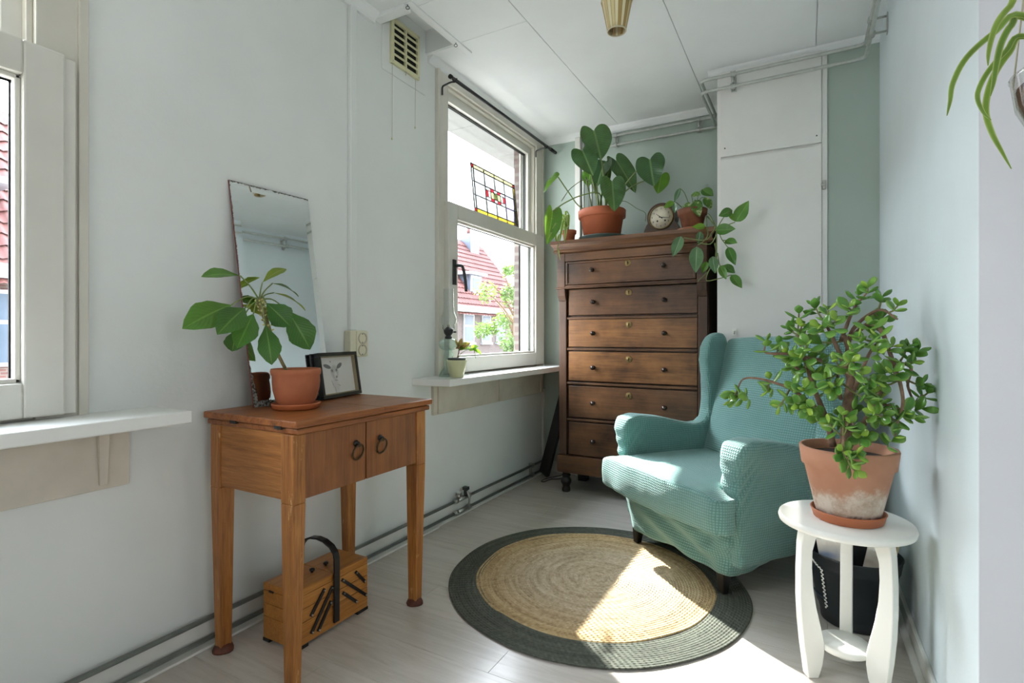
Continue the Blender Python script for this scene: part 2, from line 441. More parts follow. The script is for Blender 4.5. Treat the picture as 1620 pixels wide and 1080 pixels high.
struct(MB().box(-0.42, -3.3, 2.42, XO, 2.95, 2.50).box(-0.42, 2.953, 2.42, XO, 5.0, 2.50), 'trim_1', M['soffit'])
struct(MB().box(WX, BY, 0, RX+0.3, BY+0.15, CE+0.2), 'wall_back', M['wall_green'])
struct(MB().box(1.283, BRY, 0, RX, BY, CE), 'wall_breast', M['wall_green'])
struct(MB().box(RX, EY, 0, RX+0.2, BY, CE+0.2), 'wall_right', M['wall_blue'])
struct(MB().box(RX+0.0005, EY-0.004, 0, 5.2, EY+0.15, CE+0.2), 'wall_corner', M['wall_lilac'])
struct(MB().box(-0.2, -3.3, 0, 5.2, -3.15, CE+0.2), 'wall_front', M['wall_white'])
struct(MB().box(5.1, -3.2, 0, 5.25, -2.4, CE+0.2).box(5.1, 0.0-0.3, 0, 5.25, EY, CE+0.2).box(5.1, -2.4, 2.25, 5.25, -0.3, CE+0.2).box(5.1, -2.4, 0, 5.25, -0.3, 0.85).box(5.1, -2.4, 0.85, 5.25, -1.3, 2.25), 'wall_fill_opening', M['wall_white'])  # unseen side wall; its opening is added and sized for fill light
# ceiling: 0.6 m panels along y with recessed joints, a raised pocket over the vent
VY0, VY1, VX = 1.885, 2.225, 0.148
ce = struct(MB().box(-0.2, -3.3, CE+0.012, 5.3, VY0, CE+0.1).box(-0.2, VY1, CE+0.012, 5.3, 3.85, CE+0.1).box(VX, VY0, CE+0.012, 5.3, VY1, CE+0.1)
            .box(-0.2, VY0, CE+0.12, VX+0.05, VY1, CE+0.16), 'ceiling', M['ceiling'])
for i in range(9):
    x0 = WX+0.6*i+0.0012; x1 = x0+0.5976
    if i == 0:
        for q in ((-3.15, VY0), (VY1, BY)): MB().box(x0, q[0], CE, x1, q[1], CE+0.012).build('ceiling_panel', M['ceiling'], ce, bevel=0.0025)
        MB().box(VX, VY0+0.001, CE, x1, VY1-0.001, CE+0.012).build('ceiling_panel', M['ceiling'], ce, bevel=0.0025)
    elif x0 < RX-0.1:
        MB().box(x0, -3.15, CE, min(x1, RX+0.6), BY if x0 < RX else EY, CE+0.012).build('ceiling_panel', M['ceiling'], ce, bevel=0.0025)
    else: MB().box(x0, -3.15, CE, x1, EY, CE+0.012).build('ceiling_panel', M['ceiling'], ce, bevel=0.0025)
# pocket sides and its trim
struct(MB().box(WX, VY0, CE-0.002, VX, VY0+0.006, CE+0.119).box(WX, VY1-0.006, CE-0.002, VX, VY1, CE+0.119).box(VX-0.006, VY0+0.0061, CE-0.002, VX, VY1-0.0061, CE+0.119), 'trim_2', M['ceiling'])
struct(MB().box(VX, 1.835, CE-0.007, VX+0.038, 2.33, CE+0.001).box(WX, 1.835, CE-0.02, VX-0.0005, VY0, CE+0.001).box(WX, VY1, CE-0.006, VX-0.0005, VY1+0.04, CE+0.001), 'trim_3', M['ceiling'], bevel=0.004)
# cove mouldings
cv = lambda a, b: [(a, CE), (a+b*0.042, CE), (a+b*0.038, CE-0.010), (a+b*0.016, CE-0.030), (a+b*0.012, CE-0.042), (a, CE-0.042)]
struct(MB().prism([(a, b) for a, b in cv(WX, 1)], VY1+0.01, BY, 'y').prism(cv(WX, 1), -3.1, VY0-0.05, 'y'), 'trim_4', M['ceiling'])
struct(MB().prism(cv(BY, -1), WX, 1.283, 'x'), 'trim_5', M['ceiling'])
struct(MB().prism(cv(BRY, -0.6), 1.235, RX, 'x'), 'trim_6', M['ceiling'])
# baseboards
struct(MB().box(WX, -3.1, 0, WX+0.014, BY, 0.082).box(WX+0.014, -3.1, 0, 0.012, 2.28, 0.009).box(WX+0.014, 2.28, 0, 0.0, BY, 0.008), 'baseboard_left', M['trim_white'], bevel=0.003)
struct(MB().box(WX, BY-0.014, 0, 1.283, BY, 0.08), 'baseboard_back', M['trim_white'], bevel=0.003)
struct(MB().box(RX-0.013, EY, 0, RX, BRY, 0.062).box(RX-0.034, EY, 0, RX-0.013, BRY, 0.014), 'baseboard_right', M['trim_white'], bevel=0.003)
struct(MB().box(RX, EY-0.018, 0, 5.1, EY-0.004, 0.062), 'baseboard_corner', M['trim_white'], bevel=0.003)
# vertical boxed trim beside the back pipes and the corner strip
struct(MB().box(0.232, BY-0.03, 0.0, 0.272, BY, CE-0.03), 'trim_7', M['trim_white'], bevel=0.003)
struct(MB().box(WX, 3.63, 0.10, WX+0.012, BY, 0.62), 'trim_8', M['trim_white'], bevel=0.002)

# ---------------------------------------------------------------- windows
def window(name, y0, y1, sy0, sy1, cut_right):
    """casing y0..y1, lower sash sy0..sy1"""
    fr = MB(); xf = WX+0.017
    for a in ((y0, y0+0.088), (y1-0.102, y1)): fr.box(-0.075, a[0], 0.80, xf, a[1], 2.468)
    fr.box(-0.16, y0+0.01, 0.765, -0.0565, y1-0.01, 0.815).box(-0.0565, y0+0.088, 0.765, WX+0.002, y1-0.102, 0.8149)
    fr.box(-0.075, y0+0.088, 2.425, xf, y1-0.102, 2.468)
    for a, b in ((y0-0.012, y0+0.012), (y1-0.012, y1+0.012)): fr.box(WX, a, 0.80, xf+0.008, b, 2.468)
    o = struct(fr, name, M['frame_cream'], bevel=0.003)
    yi0, yi1 = y0+0.088, y1-0.102
    # inner stepped liner
    MB().box(-0.062, yi0, 1.75, -0.036, yi0+0.014, 2.425).box(-0.062, yi1-0.014, 1.75, -0.036, yi1, 2.425).box(-0.062, yi0, 2.411, -0.036, yi1, 2.425).build('stop_bead', M['frame_cream'], o, bevel=0.002)
    u = MB(); a0, a1, z0, z1 = yi0-0.005, yi1+0.005, 1.70, 2.43; t = 0.062
    u.box(-0.115, a0, z0, -0.062, a0+t, z1).box(-0.115, a1-t, z0, -0.062, a1, z1).box(-0.115, a0+t, z1-0.072, -0.062, a1-t, z1).box(-0.115, a0+t, z0, -0.062, a1-t, z0+t)
    u.build('upper_sash', M['sash'], o, bevel=0.003)
    MB().box(-0.098, a0+t-0.004, z0+t-0.004, -0.092, a1-t+0.004, z1-0.068).build('upper_pane', M['glass'], o)
    b = MB(); tt = 0.011
    for q in (-0.0895, -0.101): b.box(q, a0+t, z0+t, q+0.003, a0+t+tt, z1-0.072).box(q, a1-t-tt, z0+t, q+0.003, a1-t, z1-0.072).box(q, a0+t, z1-0.072-tt, q+0.003, a1-t, z1-0.072)
    b.build('glazing_spacer', M['darksteel'], o)
    l = MB(); z0, z1 = 0.815, 1.762
    tl, tr = (0.086, 0.125) if not cut_right else (0.10, 0.086)
    l.box(-0.055, sy0, z0, 0.012, sy0+tl, z1).box(-0.055, sy1-tr, z0, 0.012, sy1, z1).box(-0.055, sy0+tl, z1-0.088, 0.012, sy1-tr, z1).box(-0.055, sy0+tl, z0, 0.012, sy1-tr, z0+0.088)
    l.build('lower_sash', M['sash'], o, bevel=0.005)
    MB().box(-0.012, sy1-0.001, z0, 0.0, sy1+0.028, z1-0.004).build('sash_lip', M['sash'], o, bevel=0.003)
    MB().box(-0.040, sy0+tl-0.005, z0+0.083, -0.034, sy1-tr+0.005, z1-0.083).build('lower_pane', M['glass'], o)
    b = MB()
    g0, g1, h0, h1 = sy0+tl, sy1-tr, z0+0.088, z1-0.088
    for q in (-0.030, -0.046): b.box(q, g0, h0, q+0.003, g0+tt, h1).box(q, g1-tt, h0, q+0.003, g1, h1).box(q, g0, h1-tt, q+0.003, g1, h1).box(q, g0, h0, q+0.003, g1, h0+tt)
    b.build('glazing_spacer', M['darksteel'], o)
    b = MB()
    b.box(-0.026, g0, h0, -0.004, g0+0.012, h1).box(-0.026, g1-0.012, h0, -0.004, g1, h1).box(-0.026, g0, h1-0.012, -0.004, g1, h1).box(-0.026, g0, h0, -0.004, g1, h0+0.012)
    b.build('glazing_bead', M['sash'], o, bevel=0.003)
    return o
win1 = window('window_1', 2.314, 3.609, 2.365, 3.56, False)
win2 = window('window_2', -0.58, 0.701, -0.53, 0.65, True)
# handle of the far window
hb = MB().box(0.012, 2.395, 1.305, 0.022, 2.425, 1.445)
hd = hb.build('handle_plate', M['darksteel'], win1, bevel=0.003)
MB().tube(bez([(0.02, 2.41, 1.41), (0.05, 2.411, 1.41), (0.062, 2.425, 1.40), (0.064, 2.447, 1.33), (0.062, 2.458, 1.27)]), 0.009, 8).build('handle_lever', M['darksteel'], hd)
# white jamb outside the far window and brick reveal
struct(MB().box(-0.127, 3.432, 0.816, -0.1155, 3.51, 2.42).box(-0.127, 3.432, 0.816, -0.056, 3.51, 1.69), 'trim_9', M['trim_white'])
struct(MB().box(-0.1685, 3.428, 0.78, -0.1275, 3.56, 2.42), 'trim_10', M['brick'])
# sills and the boards below them
def sill(name, poly, label):
    return single(MB().prism(poly, 0.771, 0.806, 'z'), name, M['sill'], (poly[0][0], poly[0][1], 0.771), label, 'window sill', bevel=0.004)
sill('window_sill', [(WX+0.001, 2.108), (0.183, 2.136), (0.183, BY-0.001), (WX+0.001, BY-0.001)], 'white painted window sill board running to the back corner under the far window')
sill('window_sill', [(WX+0.001, -0.95), (0.172, -0.95), (0.172, 0.889), (WX+0.001, 0.889)], 'thick white window sill board under the near window at the left edge')
t = thing('sill_panel', 'worn cream board fixed to the wall beneath the far window sill', 'panel', (WX, 2.95, 0.60))
MB().box(WX, 2.269, 0.598, WX+0.018, 3.626, 0.771).build('board', M['panel_cream'], t, bevel=0.002)
for y in (2.30, 2.95, 3.56): MB().box(WX+0.018, y, 0.606, WX+0.03, y+0.032, 0.770).build('batten', M['panel_cream'], t, bevel=0.002)
t = thing('sill_panel', 'worn cream board with one tapered batten beneath the near window sill', 'panel', (WX, 0.0, 0.59))
MB().box(WX, -0.9, 0.588, WX+0.018, 0.816, 0.771).build('board', M['panel_cream'], t, bevel=0.002)
MB().hexa([(WX+0.018, 0.737, 0.602), (WX+0.028, 0.737, 0.602), (WX+0.028, 0.756, 0.602), (WX+0.018, 0.756, 0.602)],
          [(WX+0.018, 0.732, 0.771), (WX+0.036, 0.732, 0.771), (WX+0.036, 0.760, 0.771), (WX+0.018, 0.760, 0.771)]).build('batten', M['panel_cream'], t, bevel=0.002)

# ---------------------------------------------------------------- outside: houses over the street
HX = -12.3; GZ = -3.0
M['roof_tile'] = plain('red_roof_tile', S(96, 58, 54), 0.8, var=0.3, nscale=1.6)
M['house_white'] = plain('house_white_paint', S(158, 162, 166), 0.6, var=0.03)
M['house_glass'] = plain('dark_window_glass', S(66, 80, 94), 0.3, var=0.3, nscale=0.8, Specular_IOR_Level=0.25)
M['zinc_sheet'] = plain('zinc_sheet', S(92, 102, 118), 0.5, 0.2, var=0.1, nscale=2)
M['street'] = plain('street_paving', S(150, 146, 140), 0.9)
struct(MB().box(-40, -40, GZ-0.3, -0.25, 60, GZ), 'street_ground', M['street'])
M['house_brick'] = brickmat('house_brick', S(86, 74, 71), S(76, 65, 64), S(94, 88, 86), 1.0)
M['house_brick_red'] = brickmat('house_red_brick', S(94, 62, 56), S(82, 54, 50), S(100, 90, 84), 1.0)
def roof_pt(s, y, EZ, run=4.6, k=1.2): return V((HX+0.35-s, y, EZ+k*(s-0.35)))
def house(y0, y1, EZ, wins, dorm, chim, label, bm, loc_y):
    t = thing('terraced_house', label, 'house', (HX, loc_y, GZ), 0, 'brick houses across the street')
    wallp = MB().box(HX-7, y0, GZ, HX, y1, EZ).prism([(HX-7, EZ), (HX, EZ), (HX-3.5, EZ+1.2*3.5)], y0+0.02, y1-0.02, 'y')
    wallp.build('wall', bm, t)
    # roof of stepped, waved tile courses
    rows = 16; run = 3.7; cols = int((y1-y0)/0.24); r = MB()
    for i in range(rows):
        s0, s1 = run*i/rows, run*(i+1)/rows+0.03
        def fn(u, v_, s0=s0, s1=s1):
            y = y0+(y1-y0)*u; s_ = s0+(s1-s0)*v_
            p = roof_pt(s_, y, EZ); wv = 0.028*math.sin(2*PI*u*cols)
            return p+V((0.77, 0, 0.64))*(wv+0.05*(1-v_)+0.02)
        r.grid(fn, cols*4, 1)
    ro = r.build('roof', M['roof_tile'], t); ro['kind'] = 'stuff'
    MB().box(HX-7.1, y0-0.02, EZ-0.05, HX-3.25, y1+0.02, EZ+0.05).build('attic_floor', bm, t)
    MB().box(HX, y0, EZ-0.26, HX+0.42, y1, EZ+0.02).build('gutter', M['house_white'], t)
    for (ya, yb, za, zb, kind) in wins:
        f = MB().box(HX, ya, za, HX+0.06, yb, zb).build('window', M['house_white'], t)
        n = 1 if kind == 'sash' else 2
        for q in range(n):
            wa = ya+0.08+(yb-ya-0.1)*q/n; wb = ya+0.02+(yb-ya-0.1)*(q+1)/n
            zm = za+(zb-za)*0.58
            MB().box(HX+0.05, wa, za+0.08, HX+0.075, wb, zm-0.04).build('pane', M['house_glass'], f)
            MB().box(HX+0.05, wa, zm+0.04, HX+0.07, wb, zb-0.08).build('pane', M['house_glass'], f)
        if kind == 'sash': MB().box(HX, ya-0.06, za-0.1, HX+0.12, yb+0.06, za).build('window_ledge', M['house_white'], f)
    for (yc, s, wd, hh) in dorm:
        p = roof_pt(s, yc, EZ); x1 = p.x+0.15
        d = MB().prism([(p.x+0.12, p.z-0.15), (p.x+0.12, p.z+hh), (p.x-hh/1.2-0.2, p.z+hh)], yc-wd/2, yc+wd/2, 'y').build('dormer', M['zinc_sheet'], t)
        MB().box(p.x-hh/1.2-0.3, yc-wd/2-0.28, p.z+hh, x1+0.2, yc+wd/2+0.28, p.z+hh+0.13).build('dormer_roof', M['house_white'], d)
        MB().box(x1-0.03, yc-wd/2+0.05, p.z-0.05, x1+0.03, yc+wd/2-0.05, p.z+hh-0.04).build('dormer_window', M['house_white'], d)
        MB().box(x1+0.02, yc-wd/2+0.17, p.z+0.07, x1+0.045, yc+wd/2-0.17, p.z+hh-0.16).build('dormer_pane', M['house_glass'], d)
    for (yc, s) in chim:
        p = roof_pt(s, yc, EZ)
        k = MB().box(p.x-0.35, yc-0.45, p.z-1.2, p.x+0.35, yc+0.45, p.z+0.75).build('chimney', M['zinc_sheet'], t)
        MB().cyl((p.x, yc-0.15, p.z+0.75), (p.x, yc-0.15, p.z+1.1), 0.12, 0.1, 10).build('chimney_pot', M['roof_tile'], k)
house(17.6, 27.6, 2.42, [(19.0, 19.35, -2.2, 2.1, 'sash'), (20.55, 21.45, 0.72, 2.1, 'sash'), (22.15, 23.0, 0.72, 2.1, 'sash'), (23.55, 24.4, 0.72, 2.1, 'sash')],
      [(22.6, 1.1, 1.05, 0.8)], [(25.9, 3.5)], 'brown brick house with small roof dormer and chimney seen through the far window', M['house_brick'], 22.6)
house(7.4, 17.5, 2.42, [(8.6, 9.8, 0.5, 1.95, 'wide'), (12.0, 13.2, 0.5, 1.95, 'wide'), (15.0, 15.9, 0.6, 2.0, 'sash')],
      [(12.5, 1.2, 1.2, 0.9)], [(16.5, 3.3)], 'brick house of the row between the two seen through the windows', M['house_brick'], 12.4)
house(-6.0, 7.3, 2.42, [(2.3, 4.55, 0.42, 1.95, 'wide'), (-1.5, 0.6, 0.42, 1.95, 'wide'), (5.6, 6.6, 0.5, 1.95, 'sash')],
      [(3.6, 0.95, 1.5, 1.0), (-1.5, 0.95, 1.5, 1.0)], [], 'red brick house with white dormer and cornice seen through the near window', M['house_brick_red'], 0.6)

def tree(loc, height, crown_r, n, lm, label, seed, cz):
    random.seed(seed)
    t = thing('street_tree', label, 'tree', loc)
    tr = MB(); base = V(loc); top = base+V((0.1, 0.1, height))
    tr.tube(bez([base, base+V((0.05, 0, height*0.3)), top]), [0.16-0.011*i for i in range(13)], 8)
    for k in range(9):
        a = 2*PI*k/9; z = height*(0.4+0.05*k)
        p0 = base+V((0.05, 0.03, z)); p1 = base+V((math.cos(a)*crown_r*0.8, math.sin(a)*crown_r*0.8, z+height*0.18))
        tr.tube(arc(p0, p1, 0.15, 5), [0.06, 0.05, 0.04, 0.03, 0.02, 0.012], 5)
    tr.build('trunk', M['bark'], t)
    m = MB(); blobs = [(base+V((random.gauss(0, crown_r*0.5), random.gauss(0, crown_r*0.5), height*cz+random.uniform(-0.32, 0.34)*height)), random.uniform(0.35, 0.6)*crown_r*0.62) for _ in range(34)]
    for i in range(n):
        c, r = random.choice(blobs)
        d = V((random.gauss(0,1), random.gauss(0,1), random.gauss(0,0.8))).normalized()*r*random.random()**0.4
        p = c+d; q = p+V((random.uniform(-1,1), random.uniform(-1,1), random.uniform(-1,0.3))).normalized()*random.uniform(0.1, 0.17)
        nr = V((random.uniform(-1,1), random.uniform(-1,1), random.uniform(-1,1)))
        ax = q-p; sd = ax.cross(nr).normalized()*0.045
        m.add([p, p.lerp(q, 0.45)+sd, q, p.lerp(q, 0.45)-sd], [(0, 1, 2, 3)])
    o = m.build('crown', lm, t); o['kind'] = 'stuff'
M['tree_leaf'] = leafmat('spring_leaf', S(86, 114, 64), trans=0.3)
tree((-8.6, 18.6, GZ), 7.0, 1.3, 7000, M['tree_leaf'], 'light green street tree in front of the brick house beyond the far window', 5, 0.63)
# ================================================================== furniture
# ---------------------------------------------------------------- sewing table
t = thing('sewing_table', 'teak sewing table with two small doors and folding top at the left wall', 'table', (0.23, 1.33, 0))
tp = MB().box(0.008, 1.016, 0.7565, 0.452, 1.381, 0.778).build('tabletop', M['wood_table'], t, bevel=0.004)
MB().box(0.008, 1.3815, 0.7575, 0.450, 1.649, 0.778).build('tabletop', M['wood_table'], t, bevel=0.004)
MB().box(0.014, 1.026, 0.737, 0.445, 1.637, 0.7545).build('top_frame', M['wood_table'], t, bevel=0.004)
for x, y in ((0.15, 1.02), (0.36, 1.02)): MB().box(x, y-0.006, 0.750, x+0.03, y+0.004, 0.760).build('hinge', M['darksteel'], t)
MB().box(0.075, 1.031, 0.541, 0.395, 1.047, 0.737).build('side_panel', M['wood_table_side'], t, bevel=0.002)
MB().box(0.075, 1.600, 0.541, 0.395, 1.615, 0.737).build('side_panel', M['wood_table_side'], t, bevel=0.002)
MB().box(0.036, 1.06, 0.541, 0.050, 1.58, 0.737).build('back_panel', M['wood_table_side'], t)
MB().box(0.052, 1.05, 0.548, 0.418, 1.60, 0.556).build('bottom_panel', M['wood_table_side'], t)
for x, y, hx, hy in ((0.412, 1.040, 0.028, 0.021), (0.056, 1.052, 0.024, 0.026), (0.413, 1.592, 0.027, 0.025), (0.056, 1.592, 0.024, 0.025)):
    b = MB(); dx = -0.004 if x > .2 else 0.004
    b.taper((x, y, 0.536), (x, y, 0.737), (hx, hy), (hx, hy)).taper((x+dx, y, 0.0 if (x > .2 and y < 1.2) else 0.012), (x, y, 0.536), (hx*0.66, hy*0.72), (hx, hy))
    lg = b.build('leg', M['wood_table_z'], t, bevel=0.0025)
    if not (x > .2 and y < 1.2): MB().lathe([(0.0, 0.0005), (0.031, 0.0005), (0.032, 0.006), (0.026, 0.017), (0.018, 0.024), (0.0, 0.024)], (x+dx, y, 0), 16, wob=0.05).build('foot_cup', plain('rusty_cup_%d' % int(x*1000+y*10), S(92, 48, 34), 0.6, var=0.3, nscale=60), lg)
for y0, y1, yk in ((1.0625, 1.3055, 1.262), (1.3105, 1.5655, 1.372)):
    d = MB().box(0.416, y0, 0.545, 0.4355, y1, 0.7355).build('door', M['wood_door'], t, bevel=0.0015)
    h = MB().lathe([(0.0, 0.0), (0.011, 0.0), (0.011, 0.003), (0.006, 0.006), (0.006, 0.014), (0, 0.016)], (0, 0, 0), 14)
    h.v = [V((0.4355+p.z, yk+p.x, 0.672+p.y)) for p in h.v]
    h.box(0.437, yk-0.006, 0.662, 0.450, yk+0.006, 0.674)
    kk = h.build('ring_mount', M['darksteel'], d)
    r = MB(); n = 28
    r.tube([(0.447+0.006*math.cos(2*PI*i/n), yk+0.0225*math.sin(2*PI*i/n), 0.645+0.0245*math.cos(2*PI*i/n)) for i in range(n+1)], 0.0034, 8, caps=False)
    r.build('ring_handle', plain('bronze_%d' % int(yk*1000), S(86, 70, 50), 0.35, 0.85, var=0.3, nscale=60), d)

# ---------------------------------------------------------------- mirror
def mirror_mat():
    t = NT('old_mirror'); t.set(Metallic=1.0, Roughness=0.02)
    t.col((0.80, 0.83, 0.82, 1))
    uv = t.tc('UV'); sp = t.n.new('ShaderNodeSeparateXYZ'); t.l.new(uv, sp.inputs[0])
    u, v_ = sp.outputs[0], sp.outputs[1]
    n = t.noise(70, 6, None, 0.75)
    e = t.math('MINIMUM', u, t.math('SUBTRACT', 1.0, t.math('MULTIPLY', v_, 1.0)))
    e = t.math('MINIMUM', e, t.math('MULTIPLY', t.math('SUBTRACT', 1.004, v_), 2.0))
    low = t.math('MULTIPLY', t.math('SUBTRACT', 0.20, v_), 0.28)            # wear grows down the left edge
    edge = t.math('SUBTRACT', t.math('ADD', t.math('MAXIMUM', low, 0.0), 0.006), t.math('MINIMUM', u, t.math('MULTIPLY', v_, 2.0)))
    rub = t.ramp(t.math('ADD', t.math('MULTIPLY', edge, 14), t.math('MULTIPLY', n, 0.9)), [(0.46, (0,0,0,1)), (0.56, (1,1,1,1))])
    top = t.math('SUBTRACT', 0.012, t.math('SUBTRACT', 1.0, v_))
    rub2 = t.ramp(t.math('ADD', t.math('MULTIPLY', top, 26), t.math('MULTIPLY', n, 1.0)), [(0.62, (0,0,0,1)), (0.70, (1,1,1,1))])
    f = t.math('MAXIMUM', rub, rub2)
    d = t.n.new('ShaderNodeBsdfDiffuse'); t.l.new(t.ramp(t.noise(120, 4), [(0.4, S(60, 58, 52)), (0.6, S(150, 152, 146))]), d.inputs[0])
    mx = t.n.new('ShaderNodeMixShader'); t.l.new(f, mx.inputs[0]); t.l.new(t.b.outputs[0], mx.inputs[1]); t.l.new(d.outputs[0], mx.inputs[2])
    t.l.new(mx.outputs[0], t.o.inputs['Surface']); return t.m
B0 = V((0.088, 1.142, 0.7792)); WD = V((0.008, 0.325, 0.004)); HT = V((-0.116, -0.014, 0.783))
t = thing('wall_mirror', 'tall frameless mirror with worn silvery edges leaning on the wall', 'mirror', tuple(B0))
nm = WD.cross(HT).normalized()*1.0
P = lambda u, v_, d=0.0: B0+WD*u+HT*v_+nm*d
bu, bv = 0.078, 0.034
m = MB()
o4 = [(0,0),(1,0),(1,1),(0,1)]; i4 = [(bu,bv),(1-bu,bv),(1-bu,1-bv),(bu,1-bv)]
for a in range(4):                          # separate corners so each bevel facet stays flat
    b = (a+1) % 4
    q = [o4[a], o4[b], i4[b], i4[a]]; m.add([P(*q[0]), P(*q[1]), P(*q[2], 0.0014), P(*q[3], 0.0014)], [(0,1,2,3)], False, q)
m.build('bevelled_edge', mirror_mat(), t)
m = MB(); m.add([P(*q, 0.0014) for q in i4], [(0,1,2,3)], False, i4); m.build('mirror_plate', bpy.data.materials['old_mirror'], t)
m = MB().hexa([P(0,0,-0.007), P(1,0,-0.007), P(1,1,-0.007), P(0,1,-0.007)], [P(0,0,-0.0003), P(1,0,-0.0003), P(1,1,-0.0003), P(0,1,-0.0003)])
m.build('backing_board', plain('red_brown_backing', S(120, 62, 54), 0.7), t)

# ---------------------------------------------------------------- pictures on the table
def drawing_mat():
    t = NT('ink_drawing'); uv = t.tc('UV'); sp = t.n.new('ShaderNodeSeparateXYZ'); t.l.new(uv, sp.inputs[0])
    x, y = sp.outputs[0], sp.outputs[1]
    def ell(cx, cy, rx, ry, rot=0.0, soft=0.25):
        c, s_ = math.cos(rot), math.sin(rot)
        dx, dy = t.math('SUBTRACT', x, cx), t.math('SUBTRACT', y, cy)
        a = t.math('DIVIDE', t.math('ADD', t.math('MULTIPLY', dx, c), t.math('MULTIPLY', dy, s_)), rx)
        b = t.math('DIVIDE', t.math('SUBTRACT', t.math('MULTIPLY', dy, c), t.math('MULTIPLY', dx, s_)), ry)
        r = t.math('ADD', t.math('MULTIPLY', a, a), t.math('MULTIPLY', b, b))
        return t.ramp(r, [(1-soft, (1,1,1,1)), (1.0, (0,0,0,1))])
    n = t.noise(60, 5, uv, 0.8); nn = t.ramp(n, [(0.35, (0.25,0.25,0.25,1)), (0.65, (1,1,1,1))])
    paper = S(222, 222, 216); c = paper
    body = t.math('MULTIPLY', ell(0.43, 0.22, 0.10, 0.30, 0.1, 0.8), 0.28)
    c = t.mix(t.math('MULTIPLY', body, n), paper, S(90, 90, 88))
    head = ell(0.43, 0.58, 0.125, 0.21, 0.0, 0.5)
    c = t.mix(t.math('MULTIPLY', head, t.math('MULTIPLY', nn, 0.55)), c, S(120, 122, 120))
    for e in ((0.24, 0.74, 0.12, 0.055, -0.45), (0.585, 0.74, 0.11, 0.055, 0.75)):
        c = t.mix(t.math('MULTIPLY', ell(*e, 0.35), 0.85), c, S(88, 92, 92))
    c = t.mix(t.math('MULTIPLY', ell(0.45, 0.50, 0.045, 0.10, 0, 0.6), 0.8), c, S(225, 225, 220))
    for e, k in (((0.36, 0.62, 0.045, 0.06, 0.2), 0.6), ((0.49, 0.63, 0.035, 0.055, -0.2), 0.6), ((0.365, 0.62, 0.018, 0.026, 0), 0.9), ((0.485, 0.63, 0.016, 0.026, 0), 0.9),
                 ((0.47, 0.45, 0.030, 0.035, 0), 0.9), ((0.45, 0.36, 0.06, 0.013, -0.15), 0.8), ((0.34, 0.86, 0.02, 0.03, 0.3), 0.8), ((0.34, 0.28, 0.012, 0.13, 0.25), 0.6), ((0.40, 0.10, 0.01, 0.12, 0.1), 0.6), ((0.52, 0.22, 0.05, 0.012, -0.7), 0.7), ((0.61, 0.02, 0.02, 0.008, 0), 0.5)):
        c = t.mix(t.math('MULTIPLY', ell(*e, 0.5), t.math('MULTIPLY', nn, k)), c, S(48, 50, 52))
    t.col(c); t.set(Roughness=0.3, Coat_Weight=0.12, Coat_Roughness=0.03); return t.m
def frame_thing(loc, bl, br, lean, h, fw, dp, label, mat, art, matw):
    t = thing('picture_frame', label, 'picture frame', loc)
    bl, br = V(bl), V(br); wv = br-bl; W = wv.length; ux = wv.normalized()
    back = V((-ux.y, ux.x, 0)); up = (V((0,0,1))*math.cos(lean)+back*math.sin(lean)); nn = -(back*math.cos(lean)-V((0,0,1))*math.sin(lean))
    Q = lambda a, b, c: bl+ux*a+up*b+nn*c
    def bar(a0, b0, a1, b1, c0, c1, mb): mb.hexa([Q(a0,b0,c0), Q(a1,b0,c0), Q(a1,b1,c0), Q(a0,b1,c0)], [Q(a0,b0,c1), Q(a1,b0,c1), Q(a1,b1,c1), Q(a0,b1,c1)]); return mb
    fr = MB(); bar(0,0,W,fw,0,dp,fr); bar(0,h-fw,W,h,0,dp,fr); bar(0,fw,fw,h-fw,0,dp,fr); bar(W-fw,fw,W,h-fw,0,dp,fr)
    fr.build('frame', mat, t, bevel=0.0015)
    lin = MB(); e = 0.004
    for q in ((fw,fw,W-fw,fw+e), (fw,h-fw-e,W-fw,h-fw), (fw,fw+e,fw+e,h-fw-e), (W-fw-e,fw+e,W-fw,h-fw-e)): bar(*q, 0.004, max(dp-0.004, 0.0055), lin)
    lin.build('spacer', plain('raw_wood_spacer', S(150, 138, 110), 0.6), t)
    a = MB(); a.add([Q(fw,fw,0.004), Q(W-fw,fw,0.004), Q(W-fw,h-fw,0.004), Q(fw,h-fw,0.004)], [(0,1,2,3)], False, [(0,0),(1,0),(1,1),(0,1)])
    a.build('picture', art, t)
    b = MB(); bar(fw*0.5, fw*0.5, W-fw*0.5, h-fw*0.5, 0.0005, 0.0035, b); b.build('back_board', M['black'], t)
    return t
frame_thing((0.06, 1.52, 0.779), (0.113, 1.394, 0.7785), (0.062, 1.640, 0.7785), math.radians(9), 0.178, 0.014, 0.022, 'black frame holding an ink drawing of an animal head, leaning at the wall', plain('black_frame', S(40, 46, 44), 0.35), drawing_mat(), 0)
frame_thing((0.055, 1.46, 0.779), (0.1035, 1.379, 0.7785), (0.053, 1.615, 0.7785), math.radians(8), 0.176, 0.016, 0.008, 'second dark frame hidden behind the ink drawing, only its left edge showing', M['black'], M['white_print'], 0)

